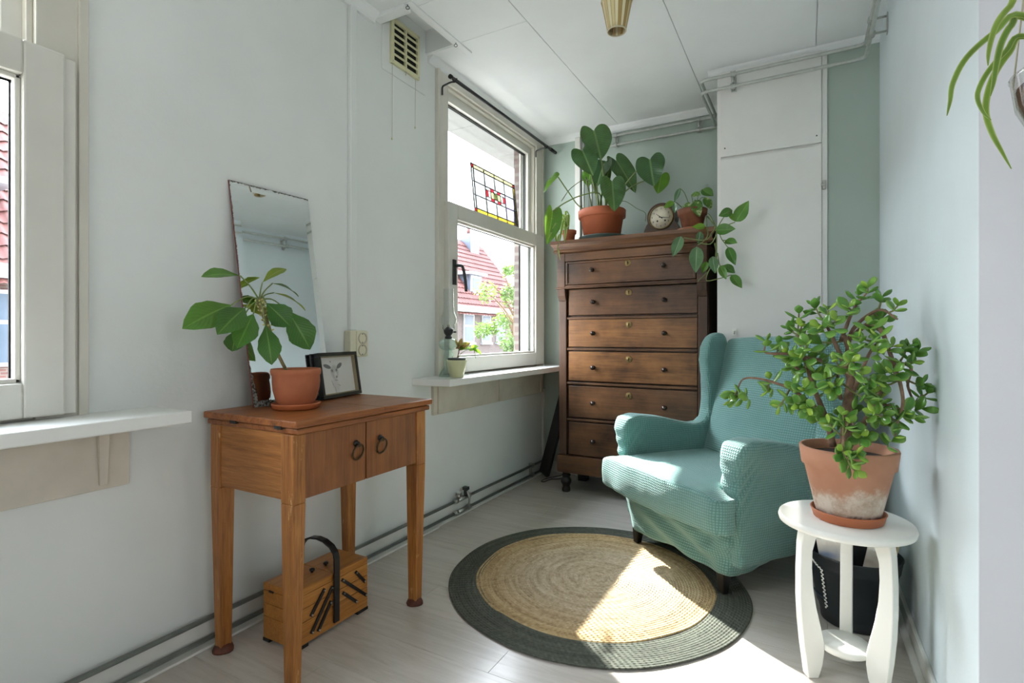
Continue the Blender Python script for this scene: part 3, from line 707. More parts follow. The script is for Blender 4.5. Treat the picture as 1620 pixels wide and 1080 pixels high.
# ---------------------------------------------------------------- plant on the table
PC = V((0.215, 1.208, 0))
single(MB().lathe([(0, .0), (.066, .0), (.074, .004), (.077, .015), (.079, .019), (.076, .020), (.071, .010), (.066, .006), (0, .006)], (PC.x, PC.y, 0.7785), 40), 'saucer', plain('orange_terracotta', S(186, 108, 66), 0.6, var=0.08),
       (PC.x, PC.y, 0.7785), 'small ridged terracotta saucer under the pot on the sewing table', 'saucer')
t = thing('potted_plant', 'terracotta bowl pot with a bare stem and long drooping leaves before the mirror', 'potted plant', (PC.x, PC.y, 0.785))
MB().lathe([(0, .0), (.047, .0), (.052, .004), (.065, .026), (.0735, .056), (.076, .085), (.0755, .104), (.079, .109), (.0805, .120), (.0785, .127), (.073, .126), (.071, .112), (.066, .095)], (PC.x, PC.y, 0.7851), 44, wob=0.007).build('pot', M['terracotta'], t)
MB().lathe([(0, .102), (.045, .106), (.0695, .108)], (PC.x, PC.y, 0.7851), 24, wob=0.02).build('soil', M['soil'], t)
top = at_x(410, 472, 0.20); st = bez([at_x(455, 590, 0.215), at_x(440, 560, 0.213), at_x(426, 522, 0.207), at_x(414, 486, 0.202), top], 5)
ss = MB(); k = len(st); ss.tube(st, [0.0055+0.0075*max(0, (i/k-0.35))/0.65*(1.3-0.5*i/k) for i in range(k)], 10)
ss.build('stem', plain('scarred_stem', S(128, 116, 76), 0.7, var=0.35, nscale=90), t)
sc = MB()
for i in range(k//2, k-1):
    for a in range(4):
        q = 2.4*i+a*1.57; p = st[i]; sc.tube([p+V((math.cos(q), math.sin(q), 0))*0.010, p+V((math.cos(q), math.sin(q), 0.2))*0.0155], [0.004, 0.0015], 5)
sc.build('leaf_scar', plain('leaf_scar_yellow', S(190, 188, 120), 0.7, var=0.3, nscale=90), t)
M['leaf_mid'] = leafmat('broad_leaf', S(56, 108, 36), vein=S(116, 160, 70), rough=0.34)
M['leaf_young'] = leafmat('young_leaf', S(160, 178, 60), vein=S(190, 200, 110), rough=0.4, trans=0.4)
tl = [((380,436),(318,437),26,0.20,0.17,-0.9,0), ((366,482),(289,519),36,0.20,0.24,0.3,0), ((388,487),(344,528),34,0.21,0.28,0.2,0), ((375,520),(367,556),24,0.15,0.13,0.2,0), ((401,496),(375,550),32,0.23,0.27,0.0,0),
      ((420,513),(430,577),29,0.26,0.29,0.0,0), ((454,490),(491,553),38,0.20,0.24,-0.3,0), ((421,479),(459,516),34,0.22,0.26,-0.3,0), ((431,448),(473,469),18,0.16,0.14,-0.9,0), ((433,463),(484,491),18,0.15,0.12,-0.9,1), ((415,447),(453,424),16,0.14,0.10,-0.7,1)]
for (b_, t_, wp, xb, xt, tilt, yg) in tl:
    pb, pt = at_x(*b_, xb), at_x(*t_, xt)
    dist = (pb-CP).length; vw = (CP-pb).normalized()
    nr = (vw+V((0.15, 0, 0.35))*1.0+V((0,0,-1))*tilt*0.0+V((0,0,1.6))*abs(tilt if tilt < -0.5 else 0)).normalized()
    pm = (top*0.55+pb*0.45)+V((0,0,0.014 if tilt > -0.6 else 0.004))
    pet = MB().tube(bez([top+V((0,0,-0.004)), pm, pb], 5), [0.0026]*5+[0.0021]*6, 6)
    lf = MB().leaf(pb, pt, nr, wp*dist/FPX*1.08, 'obov', 0.07, 0.10, 4, 10).build('leaf', M['leaf_young'] if yg else M['leaf_mid'], t)
    pet.build('petiole', M['stem_green'], lf)

# ---------------------------------------------------------------- sewing box
M['box_black'] = plain('black_lacquer', S(26, 26, 28), 0.32)
X0, X1, Y0, Y1 = 0.122, 0.28, 1.152, 1.474; YM = (Y0+Y1)/2
t = thing('sewing_box', 'beech cantilever sewing box with black handle under the sewing table', 'sewing box', (0.2, YM, 0))
for a in (Y0, Y1-0.05):
    for b in (X0, X1-0.03): MB().box(b-0.001, a-0.001, 0, b+0.031, a+0.051, 0.011).build('foot', M['box_black'], t)
MB().box(X0, Y0, 0.011, X1, Y1, 0.083).build('bottom_case', M['wood_box'], t, bevel=0.0015)
for (a, b) in ((Y0, YM-0.0008), (YM+0.0008, Y1)):
    MB().box(X0, a, 0.085, X1, b, 0.127).build('tray', M['wood_box'], t, bevel=0.0015)
    tr = MB().box(X0, a, 0.129, X1, b, 0.171).build('tray', M['wood_box'], t, bevel=0.0015)
    ld = MB().box(X0, a, 0.1725, X1, b, 0.195).build('lid', M['wood_box'], t, bevel=0.002)
    yk = b-0.03 if a == Y0 else a+0.03
    MB().lathe([(0,0),(.004,0),(.004,.004),(.009,.007),(.0095,.011),(.007,.014),(0,.015)], (0.205, yk, 0.195), 14).build('knob', M['box_black'], ld)
for y in (Y0,):
    for x in (X0+0.03, X0+0.10): MB().box(x, y-0.002, 0.168, x+0.022, y+0.001, 0.175).build('hinge', M['darksteel'], t)
def strip(p, q, wd=0.011):
    a, b = V((X1+0.0015, p[0], p[1])), V((X1+0.0015, q[0], q[1])); d = (b-a).normalized(); s_ = V((0, -d.z, d.y))*wd/2; e = d*wd/2
    c = [a-e-s_, b+e-s_, b+e+s_, a-e+s_]
    m = MB().hexa(c, [x+V((0.006, 0, 0)) for x in c]); r = m.build('linkage_arm', M['box_black'], t, bevel=0.0012)
    pn = MB()
    for z in (a, b): pn.cyl(z+V((0.005,0,0)), z+V((0.009,0,0)), 0.003, n=8)
    pn.build('rivet', M['steel'], r)
for q in (((YM-0.100, 0.098), (YM-0.048, 0.158)), ((YM-0.098, 0.040), (YM-0.014, 0.152)), ((YM-0.070, 0.034), (YM-0.020, 0.104)),
          ((YM+0.100, 0.160), (YM+0.140, 0.113)), ((YM+0.036, 0.158), (YM+0.146, 0.060)), ((YM+0.040, 0.110), (YM+0.098, 0.056))): strip(*q)
hp = [(X1+0.012, YM, 0.030), (X1+0.012, YM, 0.10), (X1+0.013, YM, 0.20), (X1+0.012, YM, 0.25)]+[(X1+0.012-0.18*(1-math.cos(a))/2*1.0, YM, 0.25+0.055*math.sin(a)) for a in (0.35, 0.75, 1.2, 1.57, 1.95, 2.4, 2.8)]+[(X0-0.012, YM, 0.25), (X0-0.012, YM, 0.12), (X0-0.012, YM, 0.03)]
hm = MB(); pts = [V(p) for p in hp]
for i in range(len(pts)-1):
    pass
vs = []; fs = []
for i, p in enumerate(pts):
    d = (pts[min(i+1, len(pts)-1)]-pts[max(i-1, 0)]).normalized(); nn = V((d.z, 0, -d.x))*0.0035
    for a, b in ((-1,-1),(1,-1),(1,1),(-1,1)): vs.append(p+V((0, a*0.0115, 0))+nn*b)
for i in range(len(pts)-1):
    for j in range(4): fs.append((i*4+j, i*4+(j+1) % 4, i*4+4+(j+1) % 4, i*4+4+j))
fs += [(3,2,1,0), tuple(len(vs)-4+j for j in range(4))]
hm.add(vs, fs).build('carrying_handle', M['box_black'], t, bevel=0.001)

# ---------------------------------------------------------------- chest of drawers
t = thing('chest_of_drawers', 'tall dark walnut chest of six drawers standing against the back wall', 'chest of drawers', (0.76, 3.39, 0))
FY = 3.20; BK = 3.585
MB().box(0.297, FY+0.028, 0.247, 1.226, BK, 1.556).build('carcass', M['wood_chest_z'], t, bevel=0.003)
c = MB()
prof = [(BK, 1.556), (3.182, 1.556), (3.178, 1.562), (3.172, 1.566), (3.172, 1.574), (3.176, 1.585), (3.172, 1.598), (3.160, 1.612), (3.156, 1.618), (3.156, 1.640), (BK, 1.640)]
def ringprof(y, z): # mitred returns on both sides
    d = 3.20-y
    return [(0.297-d if y < 3.4 else 0.262, y, z), (1.226+d if y < 3.4 else 1.262, y, z)]
fr_ = [p for p in prof if p[0] < 3.4]
vs = []; 
for (y, z) in fr_:
    d = 3.20-y+0.002
    vs += [(0.297-d, BK, z), (0.297-d, y, z), (1.226+d, y, z), (1.226+d, BK, z)]
fs = []
for i in range(len(fr_)-1):
    for j in range(3): fs.append((i*4+j, i*4+j+1, i*4+5+j, i*4+4+j))
k = (len(fr_)-1)*4
fs += [(k, k+1, k+2, k+3), (3, 2, 1, 0), tuple(i*4 for i in range(len(fr_)))[::-1], tuple(i*4+3 for i in range(len(fr_)))]
c.add(vs, fs).build('cornice', M['wood_cornice'], t, bevel=0.0012)
# frieze section, proud of the rest
f = MB().box(0.297, 3.165, 1.338, 0.352, FY+0.03, 1.555).box(1.170, 3.165, 1.338, 1.226, FY+0.03, 1.555).box(0.3525, 3.167, 1.504, 1.1695, FY+0.03, 1.555).box(0.3525, 3.167, 1.338, 1.1695, FY+0.03, 1.349)
f.build('frieze', M['wood_chest'], t, bevel=0.002)
MB().box(0.290, 3.157, 1.328, 1.232, FY+0.03, 1.3375).build('frieze_moulding', M['wood_chest'], t, bevel=0.003)
for x0 in (0.297, 1.170):
    b = MB().prism([(3.162, 1.3275), (FY+0.03, 1.3275), (FY+0.03, 1.252), (FY-0.012, 1.252), (FY-0.016, 1.262), (FY-0.03, 1.285), (3.166, 1.305)], x0+0.002, x0+0.055, 'x')
    b.build('bracket', M['wood_chest_z'], t, bevel=0.0015)
    MB().box(x0+0.003, FY-0.008, 0.248, x0+0.054, FY+0.03, 1.2515).build('pilaster', M['wood_chest_z'], t, bevel=0.003)
rails = [1.1445, 0.9425, 0.728, 0.478]
for z in (1.138, 0.938, 0.717, 0.4815): MB().box(0.352, FY-0.001, z-0.007, 1.169, FY+0.03, z+0.007).build('rail', M['wood_chest'], t, bevel=0.002)
dr = [(1.353, 1.500), (1.157, 1.324), (0.953, 1.128), (0.735, 0.922), (0.4995, 0.700), (0.255, 0.466)]
for i, (z0, z1) in enumerate(dr):
    y = FY-0.002 if i else 3.176
    xa, xb = (0.3655, 1.169) if i else (0.357, 1.165)
    m = MB().box(xa, y, z0, xb, FY+0.029, z1)
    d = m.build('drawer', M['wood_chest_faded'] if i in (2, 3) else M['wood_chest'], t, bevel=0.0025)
    if i == 0:
        e = MB()
        for a in ((xa, z0, xa+0.014, z1), (xb-0.014, z0, xb, z1), (xa+0.014, z0, xb-0.014, z0+0.012), (xa+0.014, z1-0.012, xb-0.014, z1)): e.box(a[0], y-0.010, a[1], a[2], y, a[3])
        e.build('panel_moulding', M['wood_chest'], d, bevel=0.003)
    zc = [1.440, 1.238, 1.040, 0.822, 0.596, 0.352][i]
    for x in (0.536, 0.983):
        kb = MB().lathe([(0.013, 0), (0.013, 0.003), (0.006, 0.006), (0.006, 0.012), (0.012, 0.016), (0.0145, 0.022), (0.012, 0.028), (0.005, 0.030), (0.004, 0.032), (0, 0.033)], (0,0,0), 16)
        kb.v = [V((x+p.x, y-p.z, zc+p.y)) for p in kb.v]
        kb.build('knob', plain('dark_knob', S(60, 48, 42), 0.25, 0.2) if 'dark_knob' not in bpy.data.materials else bpy.data.materials['dark_knob'], d)
    if i < 5:
        ze = [1.470, 1.292, 1.093, 0.880, 0.655][i]
        es = MB().lathe([(0.020, 0), (0.020, 0.002), (0.0175, 0.0035), (0.015, 0.002), (0.013, 0.0035), (0, 0.0035)], (0,0,0), 22)
        es.v = [V((0.765+p.x, y-p.z, ze+p.y)) for p in es.v]
        eo = es.build('escutcheon', M['brass'], d)
        kh = MB().cyl((0.765, y-0.0036, ze+0.003), (0.765, y-0.0042, ze+0.003), 0.0042, n=10).box(0.763, y-0.0042, ze-0.009, 0.767, y-0.0036, ze+0.003)
        kh.build('keyhole', M['dark'], eo)
MB().box(0.288, FY-0.018, 0.133, 1.234, BK, 0.2465).build('plinth', M['wood_chest'], t, bevel=0.005)
fp = [(0, 0), (.022, 0), (.027, .004), (.029, .016), (.026, .028), (.023, .036), (.026, .044), (.034, .060), (.036, .072), (.032, .086), (.024, .096), (.024, .100), (.030, .106), (.030, .114), (.024, .118), (.024, .1335), (0, .1335)]
for x, y in ((0.335, 3.228), (1.19, 3.228)): MB().lathe(fp, (x, y, 0), 24).build('foot', M['wood_black'], t)
for x, y in ((0.335, 3.54), (1.19, 3.54)): MB().taper((x, y, 0), (x, y, 0.134), (.03, .03), (.035, .035)).build('foot', M['wood_black'], t)

# ---------------------------------------------------------------- things on the chest
ZT = 1.640
single(MB().lathe([(0, 0), (.150, 0), (.158, .006), (.166, .030), (.168, .034), (.164, .034), (.156, .012), (0, .010)], (0.545, 3.375, ZT+.0005), 48), 'plant_tray', plain('grey_green_dish', S(84, 100, 96), 0.3, var=0.12), (0.545, 3.375, ZT+.0005),
       'wide shallow grey dish under the big terracotta pot', 'plant tray')
t = thing('potted_monstera', 'monstera with big heart leaves in a large terracotta pot on the chest', 'potted plant', (0.53, 3.375, ZT+0.011))
MB().lathe([(0, 0), (.112, 0), (.117, .004), (.139, .150), (.146, .152), (.1545, .155), (.157, .200), (.153, .204), (.143, .204), (.139, .18)], (0.53, 3.375, ZT+0.011), 48).build('pot', plain('smooth_terracotta', S(172, 92, 58), 0.6, var=0.07, nscale=6), t)
MB().lathe([(0, .186), (.08, .188), (.140, .182)], (0.53, 3.375, ZT+0.011), 24, wob=0.01).build('soil', M['soil'], t)
M['leaf_dark'] = leafmat('dark_glossy_leaf', S(58, 98, 54), vein=S(118, 152, 94), rough=0.26, trans=0.18)
M['leaf_bright'] = leafmat('bright_leaf', S(96, 150, 44), vein=S(150, 185, 90), rough=0.35, trans=0.4)
crown = V((0.53, 3.375, ZT+0.20))
ml = [((939,206),(952,250),46,3.30,3.27,0,0.5), ((921,238),(938,275),38,3.27,3.24,0,0.2), ((968,286),(973,332),38,3.22,3.17,0,0.3), ((1028,252),(1034,293),42,3.30,3.27,0,-0.2), ((1046,276),(1041,306),26,3.38,3.37,1,0.4),
      ((974,253),(1007,301),34,3.46,3.42,0,0.9), ((956,258),(942,294),36,3.42,3.36,0,-0.9), ((934,272),(930,294),24,3.45,3.42,1,-0.5), ((946,262),(962,290),30,3.46,3.44,0,0.6)]
for i, (b_, t_, wp, yb, yt, yg, yaw) in enumerate(ml):
    pb, pt = at_y(*b_, yb), at_y(*t_, yt); dist = (pb-CP).length
    nr = ((CP-pb).normalized()+V((yaw*0.7, 0, 0.1))).normalized()
    off = V((0.03*math.cos(i*2.1), 0.03*math.sin(i*2.1), 0))
    pet = MB().tube(bez([crown+off, crown.lerp(pb, 0.5)+V((0,0,0.05))+off, pb-nr*0.01], 6), [0.0058]*6+[0.0042]*7, 7)
    lf = MB().heart(pb, pt, nr, wp*dist/FPX, -0.06, 0.13).build('leaf', M['leaf_bright'] if yg else M['leaf_dark'], t)
    pet.build('petiole', M['stem_green'], lf)
for (pts, b_, t_, wp, yy, nv) in (([(919,328),(900,305),(882,287)], (883,280), (858,302), 22, 3.22, (0.2,-0.3,1)), ([(948,306),(920,309),(895,320),(872,334)], (874,334), (868,386), 24, 3.17, (1,-0.8,0.15))):
    pp = [crown]+[at_y(*q, yy+0.1*(1-i/3)) for i, q in enumerate(pts)]
    pb, pt = at_y(*b_, yy), at_y(*t_, yy-0.02); pp[-1] = pb
    lf = MB().heart(pb, pt, nv, wp*3.6/FPX*1.2, -0.08, 0.3).build('leaf', M['leaf_mid'], t)
    MB().tube(bez(pp, 6), 0.0042, 7).build('petiole', M['stem_green'], lf)
ar = MB()   # thin aerial roots
ar.tube(bez([crown, at_y(932, 286, 3.40), at_y(905, 296, 3.33), at_y(888, 318, 3.3)], 6), 0.0028, 6)
ar.tube(bez([crown+V((.05,0,0)), at_y(985, 318, 3.4), at_y(1008, 330, 3.36), at_y(1021, 337, 3.34), at_y(1021, 350, 3.34)], 6), 0.0026, 6)
ar.tube([crown+V((-.06,0,-.01)), at_y(927, 280, 3.42)], [.006, .005], 7)
ar.build('aerial_root', plain('aerial_root', S(112, 124, 88), 0.6), t)

M['leaf_spider'] = leafmat('spider_plant_leaf', S(128, 160, 66), tip=S(222, 226, 184), rough=0.4, trans=0.35)
t = thing('spider_plant', 'small spider plant in a little terracotta pot at the left end of the chest', 'potted plant', (0.325, 3.30, ZT+0.0005))
MB().lathe([(0, 0), (.030, 0), (.032, .003), (.042, .066), (.048, .067), (.050, .088), (.047, .090), (.043, .089), (.041, .07)], (0.325, 3.30, ZT+0.0005), 28).build('pot', M['terracotta'], t)
MB().lathe([(0, .078), (.043, .076)], (0.325, 3.30, ZT+0.0005), 16).build('soil', M['soil'], t)
sc0 = V((0.318, 3.295, ZT+0.08))
for (mid, tp_, wd) in (((888,345),(874,362),.016), ((882,352),(868,378),.018), ((892,350),(884,390),.02), ((885,372),(882,392),.014), ((890,340),(866,350),.016), ((896,358),(893,384),.02), ((895,335),(902,342),.012), ((899,340),(889,352),.014), ((879,365),(886,412),.016)):
    a, b = at_y(*mid, 3.22), at_y(*tp_, 3.145)
    pts = bez([sc0, a, b], 6); m = MB(); sd = V((0.9, 0.38, 0.1)).normalized()
    m.grid(lambda u, v_: pts[min(int(v_*12), 12)]+sd*(u-0.5)*wd*1.35*min(1, 4*v_+0.3)*(1-v_**3*0.9)+V((0,0,0.003))*abs(u-0.5)*2, 2, 12)
    m.build('leaf', M['leaf_spider'], t)

# clock
def dial_mat():
    t = NT('clock_dial'); t.col(t.ramp(t.noise(30, 4), [(0.3, S(208, 200, 176)), (0.7, S(224, 218, 198))])); t.set(Roughness=0.4); return t.m
t = thing('mantel_clock', 'small dark wooden mantel clock with a round cream dial', 'clock', (0.922, 3.41, ZT+0.0005))
zc = ZT+0.127
pl = [(-.150, 0), (.150, 0), (.150, .012), (.132, .018), (.112, .042), (.096, .082)]+[(.0905*math.cos(a), .129+.0905*math.sin(a)) for a in [(-20+220*i/22)*PI/180 for i in range(23)]]+[(-.096, .082), (-.112, .042), (-.132, .018), (-.150, .012)]
m = MB().prism([(0.922+x, ZT+0.0005+z) for x, z in pl], 3.365, 3.455, 'y'); m.build('case', wood('clock_walnut', S(44, 30, 22), S(74, 52, 36), S(98, 72, 50), 'x', 1, 0.35), t, bevel=0.003)
MB().box(0.922-0.158, 3.358, ZT+0.0005, 0.922+0.158, 3.462, ZT+0.010).build('base', bpy.data.materials['clock_walnut'], t, bevel=0.003)
def disc(mb, cx, cz, y, prof, n=40):
    q = MB().lathe(prof, (0,0,0), n); q.v = [V((cx+p.x, y-p.z, cz+p.y)) for p in q.v]; mb.add(q.v, q.f, True); return mb
dl = disc(MB(), 0.922, zc, 3.365, [(0.069, 0), (0.069, 0.006), (0, 0.0065)]).build('dial', dial_mat(), t)
disc(MB(), 0.922, zc, 3.365, [(0.069, 0), (0.070, 0.010), (0.074, 0.011), (0.077, 0.006), (0.077, 0)]).build('bezel', M['brass'], t)
hn = MB(); yd = 3.3575
def hand(ang, L, wd, mb):
    d = V((math.sin(ang), 0, math.cos(ang))); s_ = V((d.z, 0, -d.x))*wd; c = V((0.922, yd, zc))
    q = [c-d*0.012-s_, c+d*L-s_*0.3, c+d*L+s_*0.3, c-d*0.012+s_]; mb.hexa(q, [p+V((0,-0.0015,0)) for p in q])
hand(math.radians(-52), 0.036, 0.0032, hn); hand(math.radians(98), 0.056, 0.0024, hn); hn.build('hands', M['black'], dl)
for k_ in range(12):
    a = 2*PI*k_/12; cu = bpy.data.curves.new('numeral', 'FONT'); cu.body = str(k_ if k_ else 12); cu.size = 0.016; cu.align_x = 'CENTER'; cu.align_y = 'CENTER'; cu.extrude = 0.0002
    tmp = bpy.data.objects.new('tmp_text', cu); C.objects.link(tmp); bpy.context.view_layer.update()
    me = bpy.data.meshes.new_from_object(tmp.evaluated_get(bpy.context.evaluated_depsgraph_get())); bpy.data.objects.remove(tmp)
    nm_ = MB(); nm_.add([(0.922+0.054*math.sin(a)+v_.co.x, yd-0.0008-v_.co.z, zc+0.054*math.cos(a)+v_.co.y) for v_ in me.vertices], [tuple(p.vertices) for p in me.polygons])
    nm_.build('numeral', M['black'], dl)
for x in (-0.022, 0.026): disc(MB(), 0.922+x, zc-0.022, 3.3583, [(0.0055, 0), (0.0055, 0.001), (0, 0.001)], 12).build('winding_hole', M['black'], dl)

# pothos
single(MB().lathe([(0, 0), (.082, 0), (.086, .004), (.087, .016), (.084, .017), (.08, .010), (0, .008)], (1.128, 3.268, ZT+0.0005), 40), 'plant_dish', plain('brown_wooden_dish', S(150, 96, 60), 0.4), (1.128, 3.268, ZT+0.0005), 'round reddish brown dish under the trailing plant pot on the chest', 'dish')
t = thing('trailing_pothos', 'trailing pothos with pointed leaves in a brown pot at the right end of the chest', 'potted plant', (1.128, 3.268, ZT+0.009))
MB().lathe([(0, 0), (.052, 0), (.056, .004), (.074, .085), (.082, .087), (.086, .120), (.082, .123), (.076, .122), (.072, .1)], (1.128, 3.268, ZT+0.009), 32).build('pot', plain('weathered_brown_pot', S(132, 82, 58), 0.7, var=0.35, nscale=20, bump=0.1), t)
MB().lathe([(0, .108), (.076, .104)], (1.128, 3.268, ZT+0.009), 16).build('soil', M['soil'], t)
M['leaf_pothos'] = leafmat('pothos_leaf', S(66, 116, 46), vein=S(120, 160, 90), rough=0.22, trans=0.18)
M['leaf_varieg'] = leafmat('variegated_leaf', S(88, 136, 52), rough=0.3, trans=0.3, varieg=S(208, 218, 160))
M['leaf_silver'] = leafmat('silvery_leaf', S(78, 116, 78), vein=S(170, 190, 160), rough=0.16, trans=0.12)
ZP = lambda x, y: (1000+x/6.355, 290+y/6.355)
pc = V((1.128, 3.268, ZT+0.125))
pl = [((1040,385),(1176,172),115,3.02,2.98,'p',0.1), ((838,468),(1042,458),110,3.0,2.98,'p',0), ((1008,268),(868,330),84,3.08,3.06,'p',0.6), ((985,300),(1035,385),50,3.09,3.07,'b',0.3), ((938,572),(1058,602),80,3.04,3.0,'p',0.3), ((962,640),(1040,826),84,3.05,3.02,'p',-0.2),
      ((885,825),(948,968),70,3.06,3.03,'p',-0.4), ((920,822),(1036,905),85,3.07,3.05,'p',0.3), ((1000,918),(1105,1056),86,3.05,3.02,'p',0.2), ((810,732),(835,905),84,3.07,3.05,'s',-0.1), ((752,785),(705,905),66,3.09,3.08,'b',-0.2),
      ((650,634),(638,905),122,3.06,3.02,'s',0), ((492,530),(408,742),104,3.08,3.04,'s',-0.2), ((688,484),(664,615),70,3.10,3.09,'s',0.5), ((738,432),(604,436),62,3.12,3.10,'b',0), ((706,60),(818,130),92,3.33,3.30,'p',0.2), ((735,140),(792,268),82,3.28,3.25,'v',0.4),
      ((600,110),(694,120),66,3.36,3.32,'v',0.3), ((628,180),(680,340),90,3.20,3.17,'v',0), ((512,232),(612,232),72,3.22,3.20,'v',0.2), ((480,48),(425,190),58,3.20,3.18,'s',-0.7), ((418,182),(318,250),62,3.18,3.16,'b',-0.3), ((425,196),(432,300),44,3.17,3.16,'s',-0.5), ((640,170),(706,252),62,3.30,3.28,'p',0.1), ((560,200),(600,330),60,3.24,3.2,'b',0)]
mm = {'p': 'leaf_pothos', 'b': 'leaf_bright', 's': 'leaf_silver', 'v': 'leaf_varieg'}
lb = []
for (b_, t_, wz, yb, yt, kd, yaw) in pl:
    pb, pt = at_y(*ZP(*b_), yb), at_y(*ZP(*t_), yt); dist = (pb-CP).length
    nr = ((CP-pb).normalized()+V((yaw*0.8, 0, 0.45))).normalized()
    lf = MB().leaf(pb, pt, nr, wz/6.355*dist/FPX*1.05, 'ovate', -0.06, 0.16, 4, 9).build('leaf', M[mm[kd]], t); lb.append((pb, lf))
vines = [[(745,330),(752,430),(760,520),(720,580),(660,620)], [(745,330),(830,420),(800,500),(730,570),(520,548)], [(760,300),(800,350),(850,480),(800,600),(730,610),(690,600)], [(760,330),(860,440),(1035,390)], [(860,440),(900,560),(940,572)], [(850,480),(850,640),(840,730),(850,900)],
         [(830,600),(850,760),(770,880),(750,975),(860,960),(1000,920)], [(770,880),(660,985)], [(860,440),(930,330),(1000,290)], [(900,560),(960,640)], [(860,700),(880,820),(920,825)], [(845,480),(838,470)], [(500,240),(440,190),(420,185)]]
for v_ in vines:
    pts = []
    for i, q in enumerate(v_):
        f_ = i/(len(v_)-1); y = 3.24 if (i == 0 and q[1] < 340) else 3.075
        pts.append(at_y(*ZP(*q), y if q[1] > 200 else 3.2))
    MB().tube(bez(pts, 5), 0.0027, 6).build('vine', M['stem_green'], t)
for pb, lf in lb[15:21]+lb[23:]:
    MB().tube(bez([pc+V((random.uniform(-.03,.03), random.uniform(-.03,.03), -0.02)), pc.lerp(pb, 0.6)+V((0,0,0.02)), pb], 4), 0.0022, 5).build('petiole', M['stem_green'], lf)
# ---------------------------------------------------------------- built-in closet in front of the chimney breast
t = thing('built_in_closet', 'white built-in closet with two flush panels on the chimney breast', 'closet', (1.55, BRY, 0))
MB().box(1.2835, 3.1475, 0.0, 1.302, BRY, 2.485).box(1.788, 3.146, 0.0, 1.813, BRY, 2.485).box(1.302, 3.154, 0.0, 1.788, BRY, 2.485).build('frame', M['closet'], t, bevel=0.002)
d1 = MB().box(1.3025, 3.136, 2.014, 1.7875, 3.1535, 2.484).build('upper_door', M['closet'], t, bevel=0.002)
d2 = MB().box(1.3025, 3.136, 0.05, 1.7875, 3.1535, 1.999).build('lower_door', M['closet'], t, bevel=0.002)
for x, z in ((1.325, 2.40), (1.766, 2.40), (1.325, 2.06), (1.766, 2.05)): MB().cyl((x, 3.1362, z), (x, 3.1345, z), 0.004, n=8).build('screw', M['darksteel'], d1)
pz = at_y(1303, 293, 3.146); b = MB().box(1.792, 3.128, pz.z-0.022, 1.806, 3.1458, pz.z+0.022).box(1.785, 3.124, pz.z-0.006, 1.806, 3.130, pz.z+0.006); b.build('latch', M['steel'], t, bevel=0.002)
pk = at_y(1162, 525, 3.13)
h = MB().prism([(pk.x-0.010, pk.z-0.020), (pk.x+0.010, pk.z-0.020), (pk.x+0.012, pk.z-0.008), (pk.x+0.012, pk.z+0.008), (pk.x+0.010, pk.z+0.020), (pk.x-0.010, pk.z+0.020), (pk.x-0.012, pk.z+0.008), (pk.x-0.012, pk.z-0.008)], 3.130, 3.1359, 'y').build('hook_plate', M['stand'], d2, bevel=0.001)
MB().tube([(pk.x, 3.130, pk.z+0.004), (pk.x, 3.118, pk.z), (pk.x, 3.112, pk.z-0.006), (pk.x, 3.118, pk.z-0.010)], 0.0035, 7).build('hook', M['steel'], h)

# ---------------------------------------------------------------- pipes
def corner_path(P, r=0.035, n=5):
    P = [V(p) for p in P]; out = [P[0]]
    for i in range(1, len(P)-1):
        a = (P[i-1]-P[i]).normalized()*r+P[i]; b = (P[i+1]-P[i]).normalized()*r+P[i]
        for k in range(n+1):
            q = k/n; out.append(a*(1-q)**2+P[i]*2*q*(1-q)+b*q*q)
    return out+[P[-1]]
t = thing('ceiling_pipe_pair', 'pair of grey heating pipes running under the ceiling along breast and walls', 'pipes', (1.0, BY-0.03, 0))
for k, (z, xo) in enumerate(((2.440, 0.300), (2.374, 0.362))):
    y0 = BY-0.030
    MB().tube(corner_path([(xo, y0, 0.09), (xo, y0, z), (1.212, y0, z), (1.206, 3.088, z), (1.972, 3.088, z), (1.978, EY+0.04, z)]), 0.0088, 10).build('pipe', M['zinc'], t)
MB().tube([(0.335, BY-0.02, 0.09), (0.335, BY-0.02, 2.2)], 0.006, 8).build('pipe', M['zinc'], t)
def clamp(c, ax, wall):
    m = MB(); c, ax, wall = V(c), V(ax), V(wall)
    for z in (2.440, 2.374):
        q = V((c.x, c.y, z)); m.cyl(q-ax*0.011, q+ax*0.011, 0.0135, n=14); m.cyl(q-ax*0.012, q-ax*0.008, 0.0155, n=14).cyl(q+ax*0.008, q+ax*0.012, 0.0155, n=14)
        m.cyl(q, q+wall, 0.005, n=8)
    q = c+wall; m.cyl(V((c.x, c.y, 2.392)), V((c.x, c.y, 2.422)), 0.006, n=8)
    e = ax*0.013; w_ = wall.normalized()*0.004
    m.hexa([V((q.x, q.y, 2.362))-e-w_, V((q.x, q.y, 2.362))+e-w_, V((q.x, q.y, 2.362))+e, V((q.x, q.y, 2.362))-e], [V((q.x, q.y, 2.452))-e-w_, V((q.x, q.y, 2.452))+e-w_, V((q.x, q.y, 2.452))+e, V((q.x, q.y, 2.452))-e])
    m.build('clamp', M['zinc'], t)
clamp((1.372, 3.088, 2.44), (1, 0, 0), (0, 0.048, 0)); clamp((1.105, BY-0.03, 2.44), (1, 0, 0), (0, 0.03, 0)); clamp((0.54, BY-0.03, 2.44), (1, 0, 0), (0, 0.03, 0))
clamp((1.974, 2.86, 2.44), (0, 1, 0), (0.06, 0, 0)); clamp((1.977, 1.95, 2.44), (0, 1, 0), (0.057, 0, 0))
t = thing('floor_pipe_pair', 'two thin heating pipes with valves running low along the left wall', 'pipes', (-0.01, 2.3, 0))
pxx = -0.006; M['grey_pipe'] = plain('grey_pipe_paint', S(122, 128, 124), 0.35, 0.4, var=0.12, nscale=20)
